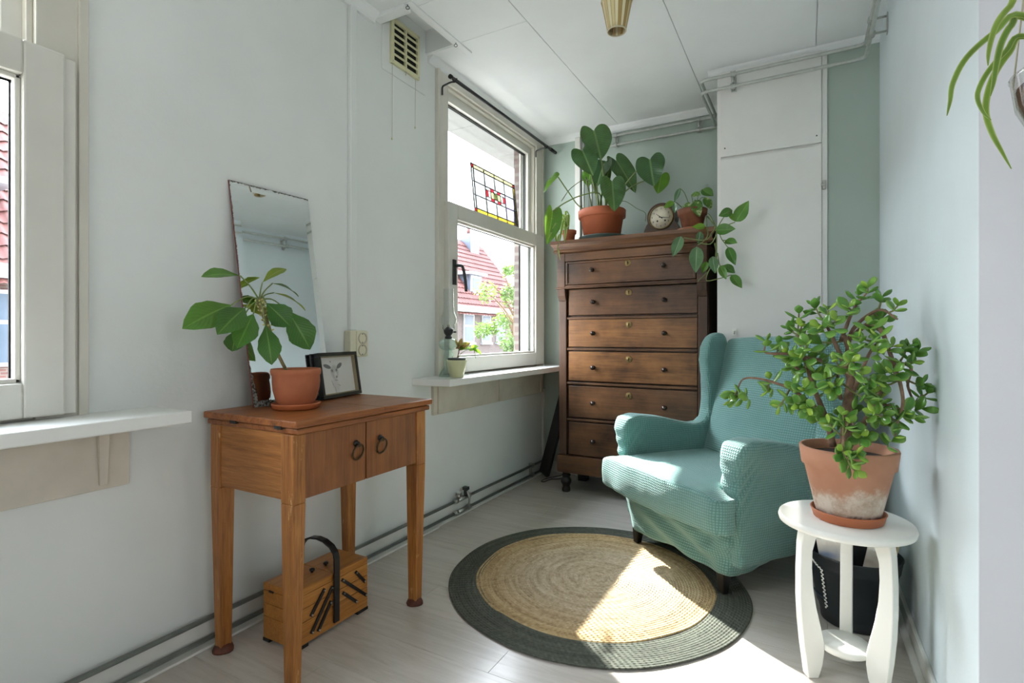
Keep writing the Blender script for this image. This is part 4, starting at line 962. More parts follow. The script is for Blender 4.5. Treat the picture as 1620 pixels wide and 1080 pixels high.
for z in (0.092, 0.026):
    MB().tube([(pxx, -3.1, z), (pxx, BY-0.03, z)], 0.0085, 10).build('pipe', M['grey_pipe'], t)
yv = at_x(735, 790, 0.0).y
v_ = MB()
for z in (0.092, 0.026):
    for dy in (-0.075, 0.055): v_.cyl((pxx, yv+dy-0.014, z), (pxx, yv+dy+0.014, z), 0.0145, n=6).cyl((pxx, yv+dy-0.024, z), (pxx, yv+dy-0.014, z), 0.0115, n=12)
    v_.cyl((pxx, yv-0.06, z), (pxx, yv+0.05, z), 0.0115, n=12)
v_.build('pipe_fitting', M['steel'], t)
MB().cyl((pxx, yv-0.05, 0.10), (pxx, yv-0.05, 0.128), 0.013, n=12).cyl((pxx, yv-0.05, 0.124), (pxx, yv-0.05, 0.134), 0.016, n=6).build('valve', M['steel'], t)
MB().cyl((pxx+0.004, yv+0.015, 0.10), (pxx+0.004, yv+0.015, 0.150), 0.012, n=12).box(pxx-0.010, yv+0.001, 0.135, pxx+0.02, yv+0.029, 0.152).build('valve_cap', M['darksteel'], t)
MB().tube(corner_path([(pxx+0.012, yv+0.015, 0.13), (pxx+0.026, yv+0.022, 0.09), (pxx+0.02, yv+0.02, 0.03)], 0.012), 0.0065, 8).build('bypass_pipe', M['steel'], t)
v_ = MB(); ye = at_x(851, 733, 0.0).y-0.08
for z in (0.092, 0.026): v_.cyl((pxx, ye-0.012, z), (pxx, ye+0.012, z), 0.0155, n=14)
v_.box(WX+0.0145, ye-0.02, 0.02, pxx, ye-0.008, 0.11); v_.build('clamp', M['steel'], t)

# ---------------------------------------------------------------- wall fittings
t = thing('cable_duct', 'narrow white cable duct running up the left wall from the socket', 'cable duct', (WX, 1.695, 1.05))
MB().box(WX+0.0005, 1.677, 1.047, WX+0.022, 1.715, CE-0.043).build('cover', M['wall_white'], t, bevel=0.003)
t = thing('wall_socket', 'cream surface-mounted double wall socket beneath the cable duct', 'socket', (WX, 1.70, 0.93))
MB().box(WX+0.0005, 1.655, 0.930, 0.006, 1.757, 1.046).build('box', M['cream_plastic'], t, bevel=0.006)
pl_ = MB().box(0.0062, 1.685, 0.933, 0.011, 1.753, 1.043).build('face_plate', M['cream_plastic'], t, bevel=0.003)
for z in (1.012, 0.960):
    o = MB().lathe([(0.0255, 0), (0.0255, 0.004), (0.0225, 0.0045), (0.0205, 0.0), (0.0205, -0.002), (0, -0.002)], (0,0,0), 28)
    o.v = [V((0.0112+p.z, 1.719+p.x, z+p.y)) for p in o.v]; o = o.build('outlet', plain('outlet_shade', S(188, 184, 164), 0.45), pl_)
    h = MB()
    for dy in (-0.0095, 0.0095): h.cyl((0.0093, 1.719+dy, z), (0.0102, 1.719+dy, z), 0.0034, n=10)
    h.box(0.0093, 1.717, z+0.0165, 0.0125, 1.721, z+0.0205).box(0.0093, 1.717, z-0.0205, 0.0125, 1.721, z-0.0165)
    h.build('contact', M['black'], pl_)
# vent
t = thing('vent_grille', 'yellowed louvred vent grille with two pull cords high on the left wall', 'vent', (WX, 2.03, 2.34))
y0, y1, z0, z1 = 1.94, 2.150, 2.334, 2.558
MB().box(WX+0.0005, 1.89, 2.285, WX+0.006, 2.215, 2.62).build('mounting_board', M['wall_white'], t, bevel=0.003)
MB().box(WX+0.0065, y0+0.012, z0+0.012, WX+0.009, y1-0.012, z1-0.012).build('dark_inside', M['dark'], t)
f = MB(); xa, xb = WX+0.0065, WX+0.021; ym = (y0+y1)/2
f.box(xa, y0, z0, xb, y0+0.018, z1).box(xa, y1-0.018, z0, xb, y1, z1).box(xa, ym-0.006, z0+0.02, xb, ym+0.006, z1-0.02).box(xa, y0+0.018, z0, xb, y1-0.018, z0+0.020).box(xa, y0+0.018, z1-0.020, xb, y1-0.018, z1)
f.build('frame', M['vent_cream'], t, bevel=0.002)
for i in range(5):
    zz = z0+0.020+0.0211*(i+1)+0.0115*i+0.0057
    MB().box(xb-0.004, y0+0.018, zz-0.0058, xb-0.001, ym-0.006, zz+0.0058).box(xb-0.004, ym+0.006, zz-0.0058, xb-0.001, y1-0.018, zz+0.0058).build('louvre', M['vent_cream'], t, bevel=0.001)
for y in (y0+0.008, y1-0.008):
    for z in (z0+0.01, z1-0.01): MB().cyl((xb, y, z), (xb+0.0015, y, z), 0.0035, n=8).build('screw', M['steel'], t)
for y, zb in ((1.952, at_x(622, 222, WX+0.01).z), (2.125, at_x(656, 203, WX+0.01).z)):
    c = MB().tube([(WX+0.012, y, z0), (WX+0.010, y+0.001, (z0+zb)/2), (WX+0.010, y, zb+0.01)], 0.0011, 5).build('pull_cord', M['cord'], t)
    MB().lathe([(0, 0), (.004, .001), (.0045, .006), (.002, .012), (0, .013)], (WX+0.010, y, zb), 10).build('cord_bead', M['vent_cream'], c)
MB().tube([(WX+0.012, ym, z0+0.004), (WX+0.02, ym, z0-0.006), (WX+0.016, ym, z0-0.018)], 0.002, 6).build('lever', M['steel'], t)
for i, (px_, py_) in enumerate(((645, 9), (721, 69))):
    p = at_z(px_, py_, CE-0.012); p.z = CE-0.0075
    single(MB().cyl(p+V((0,0,0.0)), p+V((0,0,-0.008)), 0.002, n=6).tube([p+V((0.007*math.sin(a), 0.004*math.sin(a), -0.014+0.007*math.cos(a))) for a in [2*PI*k/14 for k in range(14)]], 0.0015, 6), 'screw_eye', M['darksteel'], tuple(p),
           ('small dark screw eye in the ceiling trim at the near corner of the vent recess', 'small dark screw eye in the ceiling trim at the far corner of the vent recess')[i], 'hook')
# curtain rod
t = thing('curtain_rod', 'thin black curtain rod on two hooks above the far window', 'curtain rod', (0.075, 2.95, 2.39))
MB().cyl((0.075, 2.30, 2.392), (0.075, 3.64, 2.398), 0.0095, n=12).cyl((0.075, 2.285, 2.392), (0.075, 2.30, 2.392), 0.012, n=12).build('rod', M['black'], t)
MB().cyl((0.075, 3.54, 2.3975), (0.075, 3.63, 2.398), 0.0125, n=12).build('rod_sleeve', M['black'], t)
for y in (2.33, 3.47):
    MB().tube(corner_path([(0.075, y, 2.381), (0.05, y, 2.386), (-0.008, y, 2.376), (-0.008, y, 2.33)], 0.012), 0.005, 8).tube([(0.075+0.0125*math.cos(a), y, 2.393+0.0125*math.sin(a)) for a in [PI*(0.9+1.2*k/8) for k in range(9)]], 0.0035, 6).build('bracket', M['black'], t)

# stained glass panel leaning in the window
t = thing('stained_glass_panel', 'small leaded stained glass panel with coloured centre leaning in the far window', 'stained glass', (-0.005, 2.93, 1.762))
A0, A1 = V((-0.004, 2.648, 1.7625)), V((-0.004, 3.190, 1.7625)); U_ = A1-A0; Hh = V((-0.046, 0.022, 0.305))
Pq = lambda a, b, d=0.0: A0+U_*a+Hh*b+V((1, 0, 0.15))*d
def cg(name, c, k=0.25):
    m = glassy(name, tint=c); return m
G = {'clear': cg('clear_leaded_glass', (0.34, 0.345, 0.34, 1)), 'yellow': cg('yellow_glass', (0.34, 0.28, 0.08, 1)), 'pale': cg('pale_yellow_glass', (0.34, 0.32, 0.21, 1)), 'red': cg('red_glass', (0.32, 0.05, 0.07, 1)), 'violet': cg('violet_glass', (0.29, 0.27, 0.33, 1)), 'green': cg('green_glass', (0.18, 0.26, 0.10, 1))}
def pane(a0, b0, a1, b1, g): MB().hexa([Pq(a0,b0,-0.0015), Pq(a1,b0,-0.0015), Pq(a1,b1,-0.0015), Pq(a0,b1,-0.0015)], [Pq(a0,b0,0.0015), Pq(a1,b0,0.0015), Pq(a1,b1,0.0015), Pq(a0,b1,0.0015)]).build('pane', G[g], t)
ea, eb = 0.045, 0.085; xs = [ea, 0.2725, 0.5, 0.7275, 1-ea]; ys = [eb, 0.36, 0.64, 1-eb]
for i in range(4):
    for j in range(3):
        if i in (1, 2) and j == 1: continue
        pane(xs[i], ys[j], xs[i+1], ys[j+1], 'violet' if (i == 3 and j < 2) else 'clear')
    pane(xs[i], 0, xs[i+1], eb, 'yellow'); pane(xs[i], 1-eb, xs[i+1], 1, 'pale')
for j in range(3):
    pane(0, ys[j], ea, ys[j+1], 'clear'); pane(1-ea, ys[j], 1, ys[j+1], 'yellow')
for a, b in ((0, 0), (0, 1-eb), (1-ea, 0), (1-ea, 1-eb)): pane(a, b, a+ea, b+eb, 'red')
ca, cb = [0.2725, 0.325, 0.39, 0.46, 0.485, 0.515, 0.54, 0.61, 0.675, 0.7275], [0.36, 0.43, 0.57, 0.64]
pane(ca[0], cb[0], ca[2], cb[1], 'clear'); pane(ca[0], cb[2], ca[2], cb[3], 'clear'); pane(ca[7], cb[0], ca[9], cb[1], 'clear'); pane(ca[7], cb[2], ca[9], cb[3], 'clear')
pane(ca[0], cb[1], ca[1], cb[2], 'red'); pane(ca[1], cb[1], ca[2], cb[2], 'clear'); pane(ca[8], cb[1], ca[9], cb[2], 'red'); pane(ca[7], cb[1], ca[8], cb[2], 'clear')
pane(ca[2], cb[0], ca[3], cb[1], 'red'); pane(ca[6], cb[0], ca[7], cb[1], 'red'); pane(ca[2], cb[2], ca[3], cb[3], 'red'); pane(ca[6], cb[2], ca[7], cb[3], 'red')
pane(ca[3], cb[0], ca[6], cb[1], 'clear'); pane(ca[3], cb[2], ca[6], cb[3], 'clear')
pane(ca[2], cb[1], ca[4], cb[2], 'pale'); pane(ca[5], cb[1], ca[7], cb[2], 'pale'); pane(ca[4], cb[1], ca[5], cb[2], 'green')
ld = MB()
def came(a0, b0, a1, b1, r=0.0037): ld.tube([Pq(a0, b0), Pq(a1, b1)], r, 5)
for x in xs: came(x, 0, x, 1) if x != 0.5 else (came(x, 0, x, 0.36), came(x, 0.64, x, 1))
for y in ys: came(0, y, 1, y)
for q in ((0,0,1,0), (0,1,1,1), (0,0,0,1), (1,0,1,1)): came(*q, 0.0045)
for x in ca[1:9]:
    if x in (ca[4], ca[5], ca[1], ca[8]): came(x, cb[1], x, cb[2], 0.0027)
    else: came(x, cb[0], x, cb[3], 0.0027)
for y in cb[1:3]: came(ca[0], y, ca[9], y, 0.0027)
ld.build('lead_came', M['darksteel'], t)

# ---------------------------------------------------------------- on the far sill
ZS = 0.8065
def glass_real(name, c, rough=0.0):
    t_ = NT(name); t_.set(Transmission_Weight=1.0, Roughness=rough, IOR=1.45); t_.col(c)
    tr = t_.n.new('ShaderNodeBsdfTransparent'); tr.inputs[0].default_value = c
    fr = t_.n.new('ShaderNodeLayerWeight'); fr.inputs[0].default_value = 0.35
    gl = t_.n.new('ShaderNodeBsdfGlossy'); gl.inputs['Roughness'].default_value = 0.05; gl.inputs[0].default_value = c
    mx = t_.n.new('ShaderNodeMixShader'); t_.l.new(t_.math('MULTIPLY_ADD', t_.math('POWER', fr.outputs['Facing'], 1.6), 0.6, 0.05), mx.inputs[0]); t_.l.new(tr.outputs[0], mx.inputs[1]); t_.l.new(gl.outputs[0], mx.inputs[2])
    t_.l.new(mx.outputs[0], t_.o.inputs['Surface']); return t_.m
lc = at_z(709, 591, ZS); lc.x = 0.050; lc.y = at_x(709.5, 560, 0.050).y
t = thing('oil_lamp', 'old oil lamp with greenish glass foot and clear chimney on the far sill', 'oil lamp', (lc.x, lc.y, ZS))
gg = glass_real('green_tinted_glass', (0.84, 0.92, 0.91, 1)); gc = glass_real('clear_lamp_glass', (0.93, 0.95, 0.95, 1))
n_ = 40; prof = [(0.0, .0), (.050, .0), (.049, .006), (.036, .030), (.022, .048), (.017, .060), (.019, .085), (.023, .110), (.020, .130), (.016, .140)]
m = MB(); vs = []; fs = []
for i, (r, z) in enumerate(prof):
    for j in range(n_):
        q = 2*PI*j/n_+z*9; rr = r*(1+0.09*math.sin(10*2*PI*j/n_)); vs.append(V((lc.x+rr*math.cos(q), lc.y+rr*math.sin(q), ZS+z)))
for i in range(len(prof)-1):
    for j in range(n_): fs.append((i*n_+j, i*n_+(j+1) % n_, (i+1)*n_+(j+1) % n_, (i+1)*n_+j))
m.add(vs, fs, True).build('twisted_foot', gg, t)
MB().lathe([(.014, .138), (.030, .142), (.046, .154), (.051, .170), (.047, .186), (.034, .198), (.018, .203)], (lc.x, lc.y, ZS), 32).build('oil_font', gg, t)
bu_ = MB().lathe([(.016, .200), (.019, .203), (.019, .212), (.013, .216), (.017, .222), (.024, .232), (.026, .244), (.024, .250), (.012, .262), (.005, .266), (0, .266)], (lc.x, lc.y, ZS), 20).build('burner', M['black'], t)
w_ = MB().cyl((lc.x, lc.y, ZS+0.237), (lc.x+0.016, lc.y+0.036, ZS+0.237), 0.0022, n=6).cyl((lc.x+0.016, lc.y+0.036, ZS+0.233), (lc.x+0.016, lc.y+0.036, ZS+0.241), 0.008, n=12)
for a in range(4):
    q = a*PI/2+0.5; w_.tube([(lc.x+.024*math.cos(q), lc.y+.024*math.sin(q), ZS+.246), (lc.x+.030*math.cos(q), lc.y+.030*math.sin(q), ZS+.256), (lc.x+.030*math.cos(q), lc.y+.030*math.sin(q), ZS+.275)], 0.0016, 5)
w_.build('wick_knob', M['black'], bu_)
MB().lathe([(.026, .248), (.027, .256), (.034, .272), (.042, .290), (.044, .305), (.040, .322), (.032, .338), (.0285, .352), (.0275, .40), (.0275, .465), (.028, .468)], (lc.x, lc.y, ZS), 32).build('chimney', gc, t)
pc_ = at_z(722, 596.5, ZS); pc_.x = min(pc_.x, 0.12)
pc_ = V((0.117, at_x(722.5, 590, 0.117).y, ZS))
t = thing('small_potted_plant', 'small reddish plant in a pale green tapered pot beside the oil lamp', 'potted plant', tuple(pc_))
MB().lathe([(0, 0), (.034, 0), (.036, .002), (.055, .088), (.0555, .091), (.051, .091), (.048, .07)], tuple(pc_), 32).build('outer_pot', plain('pale_green_ceramic', S(196, 198, 158), 0.3, var=0.04), t)
ip = MB().lathe([(.044, .06), (.0475, .098), (.049, .100), (.0445, .101), (.042, .09)], tuple(pc_), 28).build('inner_pot', plain('grey_plastic_pot', S(82, 84, 84), 0.5), t)
MB().lathe([(0, .093), (.0435, .091)], tuple(pc_), 16).build('soil', M['soil'], t)
M['leaf_red'] = leafmat('reddish_leaf', S(150, 76, 66), vein=S(190, 120, 96), tip=S(150, 150, 84), rough=0.35, trans=0.35)
ZQ = lambda x, y: (660+x/5.68, 430+y/5.68)
s0 = pc_+V((0.0, 0, 0.09)); sp_ = at_x(*ZQ(380, 690), 0.115)
MB().tube(bez([s0, s0.lerp(sp_, 0.5)+V((0.002, 0, 0)), sp_], 4), 0.0032, 7).build('stem', plain('reddish_stem', S(140, 90, 78), 0.6), t)
for (tip_, dx, wd, kd) in (((400,590),-.01,.026,'r'), ((480,635),.02,.036,'r'), ((450,655),.04,.034,'r'), ((338,600),-.03,.016,'r'), ((345,690),.02,.026,'r'), ((415,700),.03,.032,'b'), ((370,640),-.01,.02,'r'), ((488,690),.0,.03,'b'), ((430,640),-.03,.03,'r'), ((395,660),.04,.022,'r')):
    p1 = at_x(*ZQ(*tip_), 0.115+dx)
    MB().leaf(sp_, p1, (CP-p1).normalized()+V((0.1,0,0.4)), wd, 'ovate', 0.06, 0.2, 3, 6).build('leaf', M['leaf_red'] if kd == 'r' else M['leaf_bright'], t)
b0 = at_x(*ZQ(500, 690), 0.13); MB().tube(bez([s0, sp_+V((0.01, 0.01, -0.02)), b0, at_x(*ZQ(525, 775), 0.135)], 4), 0.0022, 6).build('stem', M['stem_green'], t)
for (tip_, wd) in (((525,650),.02), ((550,665),.022), ((490,655),.018), ((580,740),.026), ((540,715),.022), ((470,710),.02), ((510,680),.02)):
    p1 = at_x(*ZQ(*tip_), 0.132); MB().leaf(b0, p1, (CP-p1).normalized()+V((0.1,0,0.5)), wd, 'round', 0.04, 0.12, 3, 5).build('leaf', M['leaf_bright'], t)

# ---------------------------------------------------------------- dark board and cable left of the chest
b0_, b1_ = V((0.045, 3.50, 0.0005)), V((0.245, 3.50, 0.74)); dv = (b1_-b0_).normalized(); sd = V((dv.z, 0, -dv.x))*0.034
m = MB().hexa([b0_-sd+V((0,-.02,0.03)), b0_+sd+V((0,-.02,0)), b0_+sd+V((0,.02,0)), b0_-sd+V((0,.02,0.03))], [b1_-sd+V((0,-.02,0)), b1_+sd+V((0,-.02,0)), b1_+sd+V((0,.02,0)), b1_-sd+V((0,.02,0))])
single(m, 'board', M['blackwood'], tuple(b0_), 'narrow black board leaning in the corner behind the left side of the chest', 'board', bevel=0.003)
cp_ = bez([(0.20, 3.53, 0.30), (0.235, 3.53, 0.26), (0.19, 3.52, 0.20), (0.245, 3.54, 0.14), (0.20, 3.50, 0.10), (0.23, 3.47, 0.05), (0.10, 3.44, 0.0045), (0.09, 3.36, 0.004), (0.115, 3.35, 0.004), (0.13, 3.43, 0.004), (0.22, 3.45, 0.03), (0.20, 3.52, 0.14), (0.26, 3.55, 0.16)], 6)
single(MB().tube(cp_, 0.0035, 6), 'cable', M['black'], (0.1, 3.4, 0), 'thin black cable coiled on the floor left of the chest foot', 'cable')

# ---------------------------------------------------------------- ceiling lamp
LP = V((1.062, 2.035, 2.224))
def shade_mat():
    t_ = NT('striped_shade'); sp2 = t_.n.new('ShaderNodeSeparateXYZ'); t_.l.new(t_.tc('UV'), sp2.inputs[0])
    w2 = t_.math('FRACT', t_.math('MULTIPLY', sp2.outputs[0], 22)); wn_ = t_.n.new('ShaderNodeTexWhiteNoise'); wn_.noise_dimensions = '1D'; t_.l.new(t_.math('FLOOR', t_.math('MULTIPLY', sp2.outputs[0], 22)), wn_.inputs['W']); n2 = wn_.outputs['Value']
    c = t_.ramp(n2, [(0.15, S(158, 134, 78)), (0.4, S(206, 194, 146)), (0.6, S(188, 158, 110)), (0.85, S(216, 208, 172))])
    c = t_.mix(t_.ramp(w2, [(0.04, (1,1,1,1)), (0.16, (0,0,0,1))]), c, S(112, 92, 52)); t_.col(c); t_.set(Roughness=0.7)
    t_.bump(w2, 0.4, 0.004); return t_.m
t = thing('ceiling_lamp', 'small striped fabric lampshade hanging upside down below the ceiling', 'lamp', tuple(LP))
m = MB(); 
def shf(u, v_):
    a = 2*PI*u; r = (0.0355+0.024*v_)*(1+0.012*math.sin(22*a)); return LP+V((r*math.cos(a), r*math.sin(a), 0.004+0.118*v_))
m.grid(shf, 132, 6, closeu=True); m.build('lamp_shade', shade_mat(), t, solid=0.0015)
M['shade_trim'] = plain('shade_trim', S(196, 188, 160), 0.7)
for r, z in ((0.0358, 0.004), (0.0598, 0.122)): MB().tube([LP+V((r*math.cos(2*PI*k/36), r*math.sin(2*PI*k/36), z)) for k in range(37)], 0.0028, 6, caps=False).build('trim_band', M['shade_trim'], t)
MB().cyl(LP+V((0,0,0.06)), LP+V((0,0,CE-LP.z)), 0.0035, n=8).lathe([(0, 0), (.045, 0), (.045, -.012), (.02, -.022), (0, -.022)], (LP.x, LP.y, CE), 24).build('stem', M['brass'], t)
b_ = MB().lathe([(0, .03), (.012, .034), (.018, .048), (.016, .062), (.010, .072), (.010, .09)], tuple(LP), 16).build('bulb', plain('bulb_glass', S(214, 210, 200), 0.15), t)
rb = MB()
for a in (0.4, 2.5, 4.6): rb.tube([LP+V((0.036*math.cos(a), 0.036*math.sin(a), 0.004)), LP+V((0.012*math.cos(a), 0.012*math.sin(a), 0.085))], 0.0014, 5)
rb.build('wire_holder', M['darksteel'], t)
# ---------------------------------------------------------------- rug
RC = (0.940, 2.108, 0.0)
def rug_mat(name, dark, mid, light, ring, tone):
    t = NT(name); sp = t.n.new('ShaderNodeSeparateXYZ'); t.l.new(t.tc(), sp.inputs[0])
    x, y = sp.outputs[0], sp.outputs[1]
    r = t.math('SQRT', t.math('ADD', t.math('MULTIPLY', x, x), t.math('MULTIPLY', y, y))); th = t.math('ARCTAN2', y, x)
    k = t.math('FLOOR', t.math('DIVIDE', r, ring)); rr = t.math('MULTIPLY', k, ring)
    br = t.math('SINE', t.math('ADD', t.math('MULTIPLY', t.math('MULTIPLY', th, rr), 330.0), t.math('MULTIPLY', k, 2.399)))
    cb = t.n.new('ShaderNodeCombineXYZ'); t.l.new(t.math('MULTIPLY', r, 45), cb.inputs[0]); t.l.new(t.math('MULTIPLY', th, 1.1), cb.inputs[1])
    n1 = t.noise(1.0, 5, cb.outputs[0], 0.7)
    cb2 = t.n.new('ShaderNodeCombineXYZ'); t.l.new(t.math('MULTIPLY', k, 3.7), cb2.inputs[0]); t.l.new(t.math('MULTIPLY', t.math('MULTIPLY', th, rr), 60), cb2.inputs[1])
    n2 = t.noise(1.0, 3, cb2.outputs[0], 0.6)
    c = t.ramp(t.math('ADD', t.math('MULTIPLY', n1, 0.6), t.math('MULTIPLY', n2, 0.4)), [(0.33, dark), (0.5, mid), (0.66, light)])
    if tone:   # golden towards the rim, paler in the middle, as the jute itself is dyed
        c = t.mix(t.ramp(t.math('DIVIDE', r, 0.48), [(0.55, (0,0,0,1)), (0.95, (0.75,0.75,0.75,1))]), c, t.ramp(t.math('ADD', t.math('MULTIPLY', n1, 0.55), t.math('MULTIPLY', n2, 0.45)), [(0.35, S(132, 102, 62)), (0.5, S(186, 156, 106)), (0.66, S(214, 190, 142))]))
    t.col(c); t.set(Roughness=0.95)
    t.bump(t.math('ADD', t.math('MULTIPLY', br, 0.6), t.math('MULTIPLY', n2, 0.8)), 0.8, 0.003)
    return t.m
t = thing('round_rug', 'round braided jute rug with a dark grey border on the floor before the armchair', 'rug', RC)
def ring_mesh(r0, r1, w_, c0, hgt, wob):
    m = MB(); nr = int(round((r1-r0)/w_)); vs = []; NU = 240
    def fn(u, v_):
        a = 2*PI*u; q = v_*nr; fr = q-math.floor(q) if v_ < 1 else 1.0
        r = r0+(r1-r0)*v_
        e = wob*math.sin(5*a+1.3)+wob*0.6*math.sin(11*a)
        cx, cy = c0[0]*(1-0)*1.0, c0[1]
        z = hgt*(0.45+0.55*math.sqrt(max(0, math.sin(PI*min(0.97, max(0.03, fr))))))+0.0006*math.sin(3*a+r*40)
        rr = r+e*(r/r1)**3
        return V((RC[0]+cx*(r/r1 if r0 < .01 else 1)+rr*math.cos(a), RC[1]+cy*(r/r1 if r0 < .01 else 1)+rr*math.sin(a), z))
    m.grid(fn, NU, nr*4, closeu=True)
    return m
jm = ring_mesh(0.001, 0.487, 0.0115, (-0.014, 0.014), 0.0105, 0.0035)
j = jm.build('jute_field', rug_mat('braided_jute', S(140, 120, 92), S(186, 168, 138), S(212, 198, 172), 0.0115, True), t, label='pale golden braided jute centre')
bm_ = ring_mesh(0.470, 0.604, 0.0105, (0, 0), 0.0085, 0.002)
o0 = len(bm_.v)
bm_.build('border', rug_mat('dark_braid', S(56, 60, 52), S(80, 84, 74), S(102, 106, 94), 0.0105, False), t, label='dark grey braided border')

# ---------------------------------------------------------------- armchair
def fabric():
    t_ = NT('teal_waffle_cover'); sp2 = t_.n.new('ShaderNodeSeparateXYZ'); t_.l.new(t_.tc(), sp2.inputs[0])
    no = t_.n.new('ShaderNodeSeparateXYZ'); t_.l.new(t_.tc('Normal'), no.inputs[0])
    wq = t_.noise(6, 2); hs = []
    for i in range(3):
        g = t_.math('ABSOLUTE', t_.math('SINE', t_.math('ADD', t_.math('MULTIPLY', sp2.outputs[i], 310.0), t_.math('MULTIPLY', wq, 5.0))))
        k = t_.ramp(t_.math('ABSOLUTE', no.outputs[i]), [(0.62, (0,0,0,1)), (0.86, (1,1,1,1))])
        hs.append(t_.math('MAXIMUM', t_.math('POWER', g, 0.6), k))
    h = t_.math('MINIMUM', t_.math('MINIMUM', hs[0], hs[1]), hs[2])
    n = t_.noise(3.5, 4)
    c = t_.ramp(n, [(0.3, S(110, 156, 150)), (0.7, S(128, 172, 166))])
    c = t_.mix(t_.ramp(h, [(0.15, (1,1,1,1)), (0.75, (0,0,0,1))]), c, S(72, 116, 110))  # shade in the waffle grooves is put into the colour, following the bump height
    t_.col(c); t_.set(Roughness=0.85, Sheen_Weight=0.25, Sheen_Roughness=0.5)
    t_.bump(h, 0.75, 0.004); return t_.m
FAB = fabric()
CO = V((1.2, 2.385, 0)); CROT = math.atan2(-0.615, 0.789)
t = thing('wing_armchair', 'wing armchair in a teal waffle-knit slipcover standing beside the chest', 'armchair', tuple(CO), CROT)
def organic(mb, voxel, it, deform=None, fac=0.5):
    me = bpy.data.meshes.new('tmp'); me.from_pydata([tuple(p) for p in mb.v], [], mb.f)
    o = bpy.data.objects.new('tmp', me); C.objects.link(o)
    r = o.modifiers.new('r', 'REMESH'); r.mode = 'VOXEL'; r.voxel_size = voxel
    s_ = o.modifiers.new('s', 'SMOOTH'); s_.iterations = it; s_.factor = fac
    bpy.context.view_layer.update()
    ev = bpy.data.meshes.new_from_object(o.evaluated_get(bpy.context.evaluated_depsgraph_get()))
    out = MB(); vs = [v_.co.copy() for v_ in ev.vertices]
    if deform: vs = [deform(p) for p in vs]
    out.add(vs, [tuple(p.vertices) for p in ev.polygons], True)
    bpy.data.objects.remove(o); bpy.data.meshes.remove(me); bpy.data.meshes.remove(ev)
    return out
def sm(a, b, x): q = max(0, min(1, (x-a)/(b-a))); return q*q*(3-2*q)
# side panels: arm and wing in one sweep (outline in v,z)
OUT = [(0.02, 0.13), (-0.005, 0.30), (-0.03, 0.46), (-0.035, 0.56), (-0.015, 0.615), (0.05, 0.632), (0.20, 0.612), (0.34, 0.578), (0.42, 0.562), (0.475, 0.575), (0.505, 0.62), (0.505, 0.70),
       (0.487, 0.80), (0.472, 0.89), (0.478, 0.965), (0.515, 1.022), (0.575, 1.045), (0.65, 1.035), (0.73, 1.005), (0.80, 0.90), (0.835, 0.55), (0.80, 0.16), (0.40, 0.14)]
OUT = [(v_ if v_ < 0.6 else 0.6+(v_-0.6)*0.28, z) for v_, z in OUT]
def side(sgn):
    m = MB().prism([(v_, z) for v_, z in OUT], -0.042, 0.042, 'x')
    def df(p):
        u, v_, z = p
        arm = 1-sm(0.36, 0.50, v_); wing = sm(0.66, 0.85, z)
        th = 1+0.55*arm*sm(0.46, 0.62, z)*1.0-0.12*wing
        cu = 0.345+0.012*arm*sm(0.4, 0.6, z)-0.03*wing*(1-sm(0.5, 0.75, v_))+0.01*wing - 0.018*sm(0.45, 0.10, z)
        cu -= 0.02*sm(0.6, 0.85, v_)
        uu = cu+u*th
        # pulled folds of the slipcover at the arm front and where arm meets wing
        f1 = math.exp(-((v_-0.02)/0.06)**2)*math.exp(-((z-0.46)/0.11)**2)*0.006*math.sin(95*(z-1.4*v_)+25*u)
        f2 = math.exp(-((v_-0.48)/0.05)**2)*math.exp(-((z-0.66)/0.13)**2)*0.006*math.sin(150*(v_+0.28*z))
        f3 = math.exp(-((v_-0.12)/0.16)**2)*math.exp(-((z-0.20)/0.10)**2)*0.004*math.sin(70*(v_*0.7+z*0.7))
        return V((sgn*(uu+(f1+f2+f3)*(1 if u > 0 else -1)), v_-f1*0.8+f2*0.3, z))
    m = organic(m, 0.011, 14, df)
    if sgn < 0: m.f = [f[::-1] for f in m.f]
    return m
for sgn in (-1, 1): side(sgn).build('armrest', FAB, t, local=True, label='left arm and wing, as seen from the front' if sgn < 0 else 'right arm and wing, as seen from the front')
bk = MB().prism([(0.43, 0.36), (0.50, 0.36), (0.64, 0.16), (0.665, 0.55), (0.668, 0.93), (0.665, 0.985), (0.650, 1.010), (0.625, 1.005), (0.598, 0.955), (0.545, 0.75), (0.475, 0.50)], -0.315, 0.315, 'x')
def dbk(p):
    u, v_, z = p; front = 1-sm(0.56, 0.64, v_-0.25*(z-0.6))
    b = 0.028*(1-(u/0.33)**2)*math.exp(-((z-0.62)/0.3)**2)*front
    return V((u, v_-b+0.012*(abs(u)/0.3)**3*front, z+0.012*(1-(u/0.31)**2)*sm(0.9, 1.0, z)))
organic(bk, 0.012, 8, dbk).build('backrest', FAB, t, local=True)
cu_ = MB().prism([(-0.375, -0.118), (-0.2, -0.140), (0.0, -0.150), (0.2, -0.140), (0.375, -0.118), (0.398, -0.085), (0.398, -0.028), (0.298, -0.018), (0.292, 0.50), (-0.292, 0.50), (-0.298, -0.018), (-0.398, -0.028), (-0.398, -0.085)], 0.285, 0.432, 'z')
def dcu(p):
    u, v_, z = p
    dome = 0.020*(1-min(1, (u/0.40)**2))*(1-min(1, ((v_-0.15)/0.36)**2))*sm(0.33, 0.43, z)
    w_ = 0.0025*math.sin(24*u+9*v_)*math.exp(-((v_+0.12)/0.06)**2)
    zz = z+dome-0.030*sm(-0.30, -0.42, u)*0 - 0.016*math.exp(-((abs(u)-0.38)/0.05)**2)*sm(0.36, 0.44, z)
    return V((u, v_-w_-0.006*math.exp(-((z-0.36)/0.05)**2)*(v_ < 0), zz))
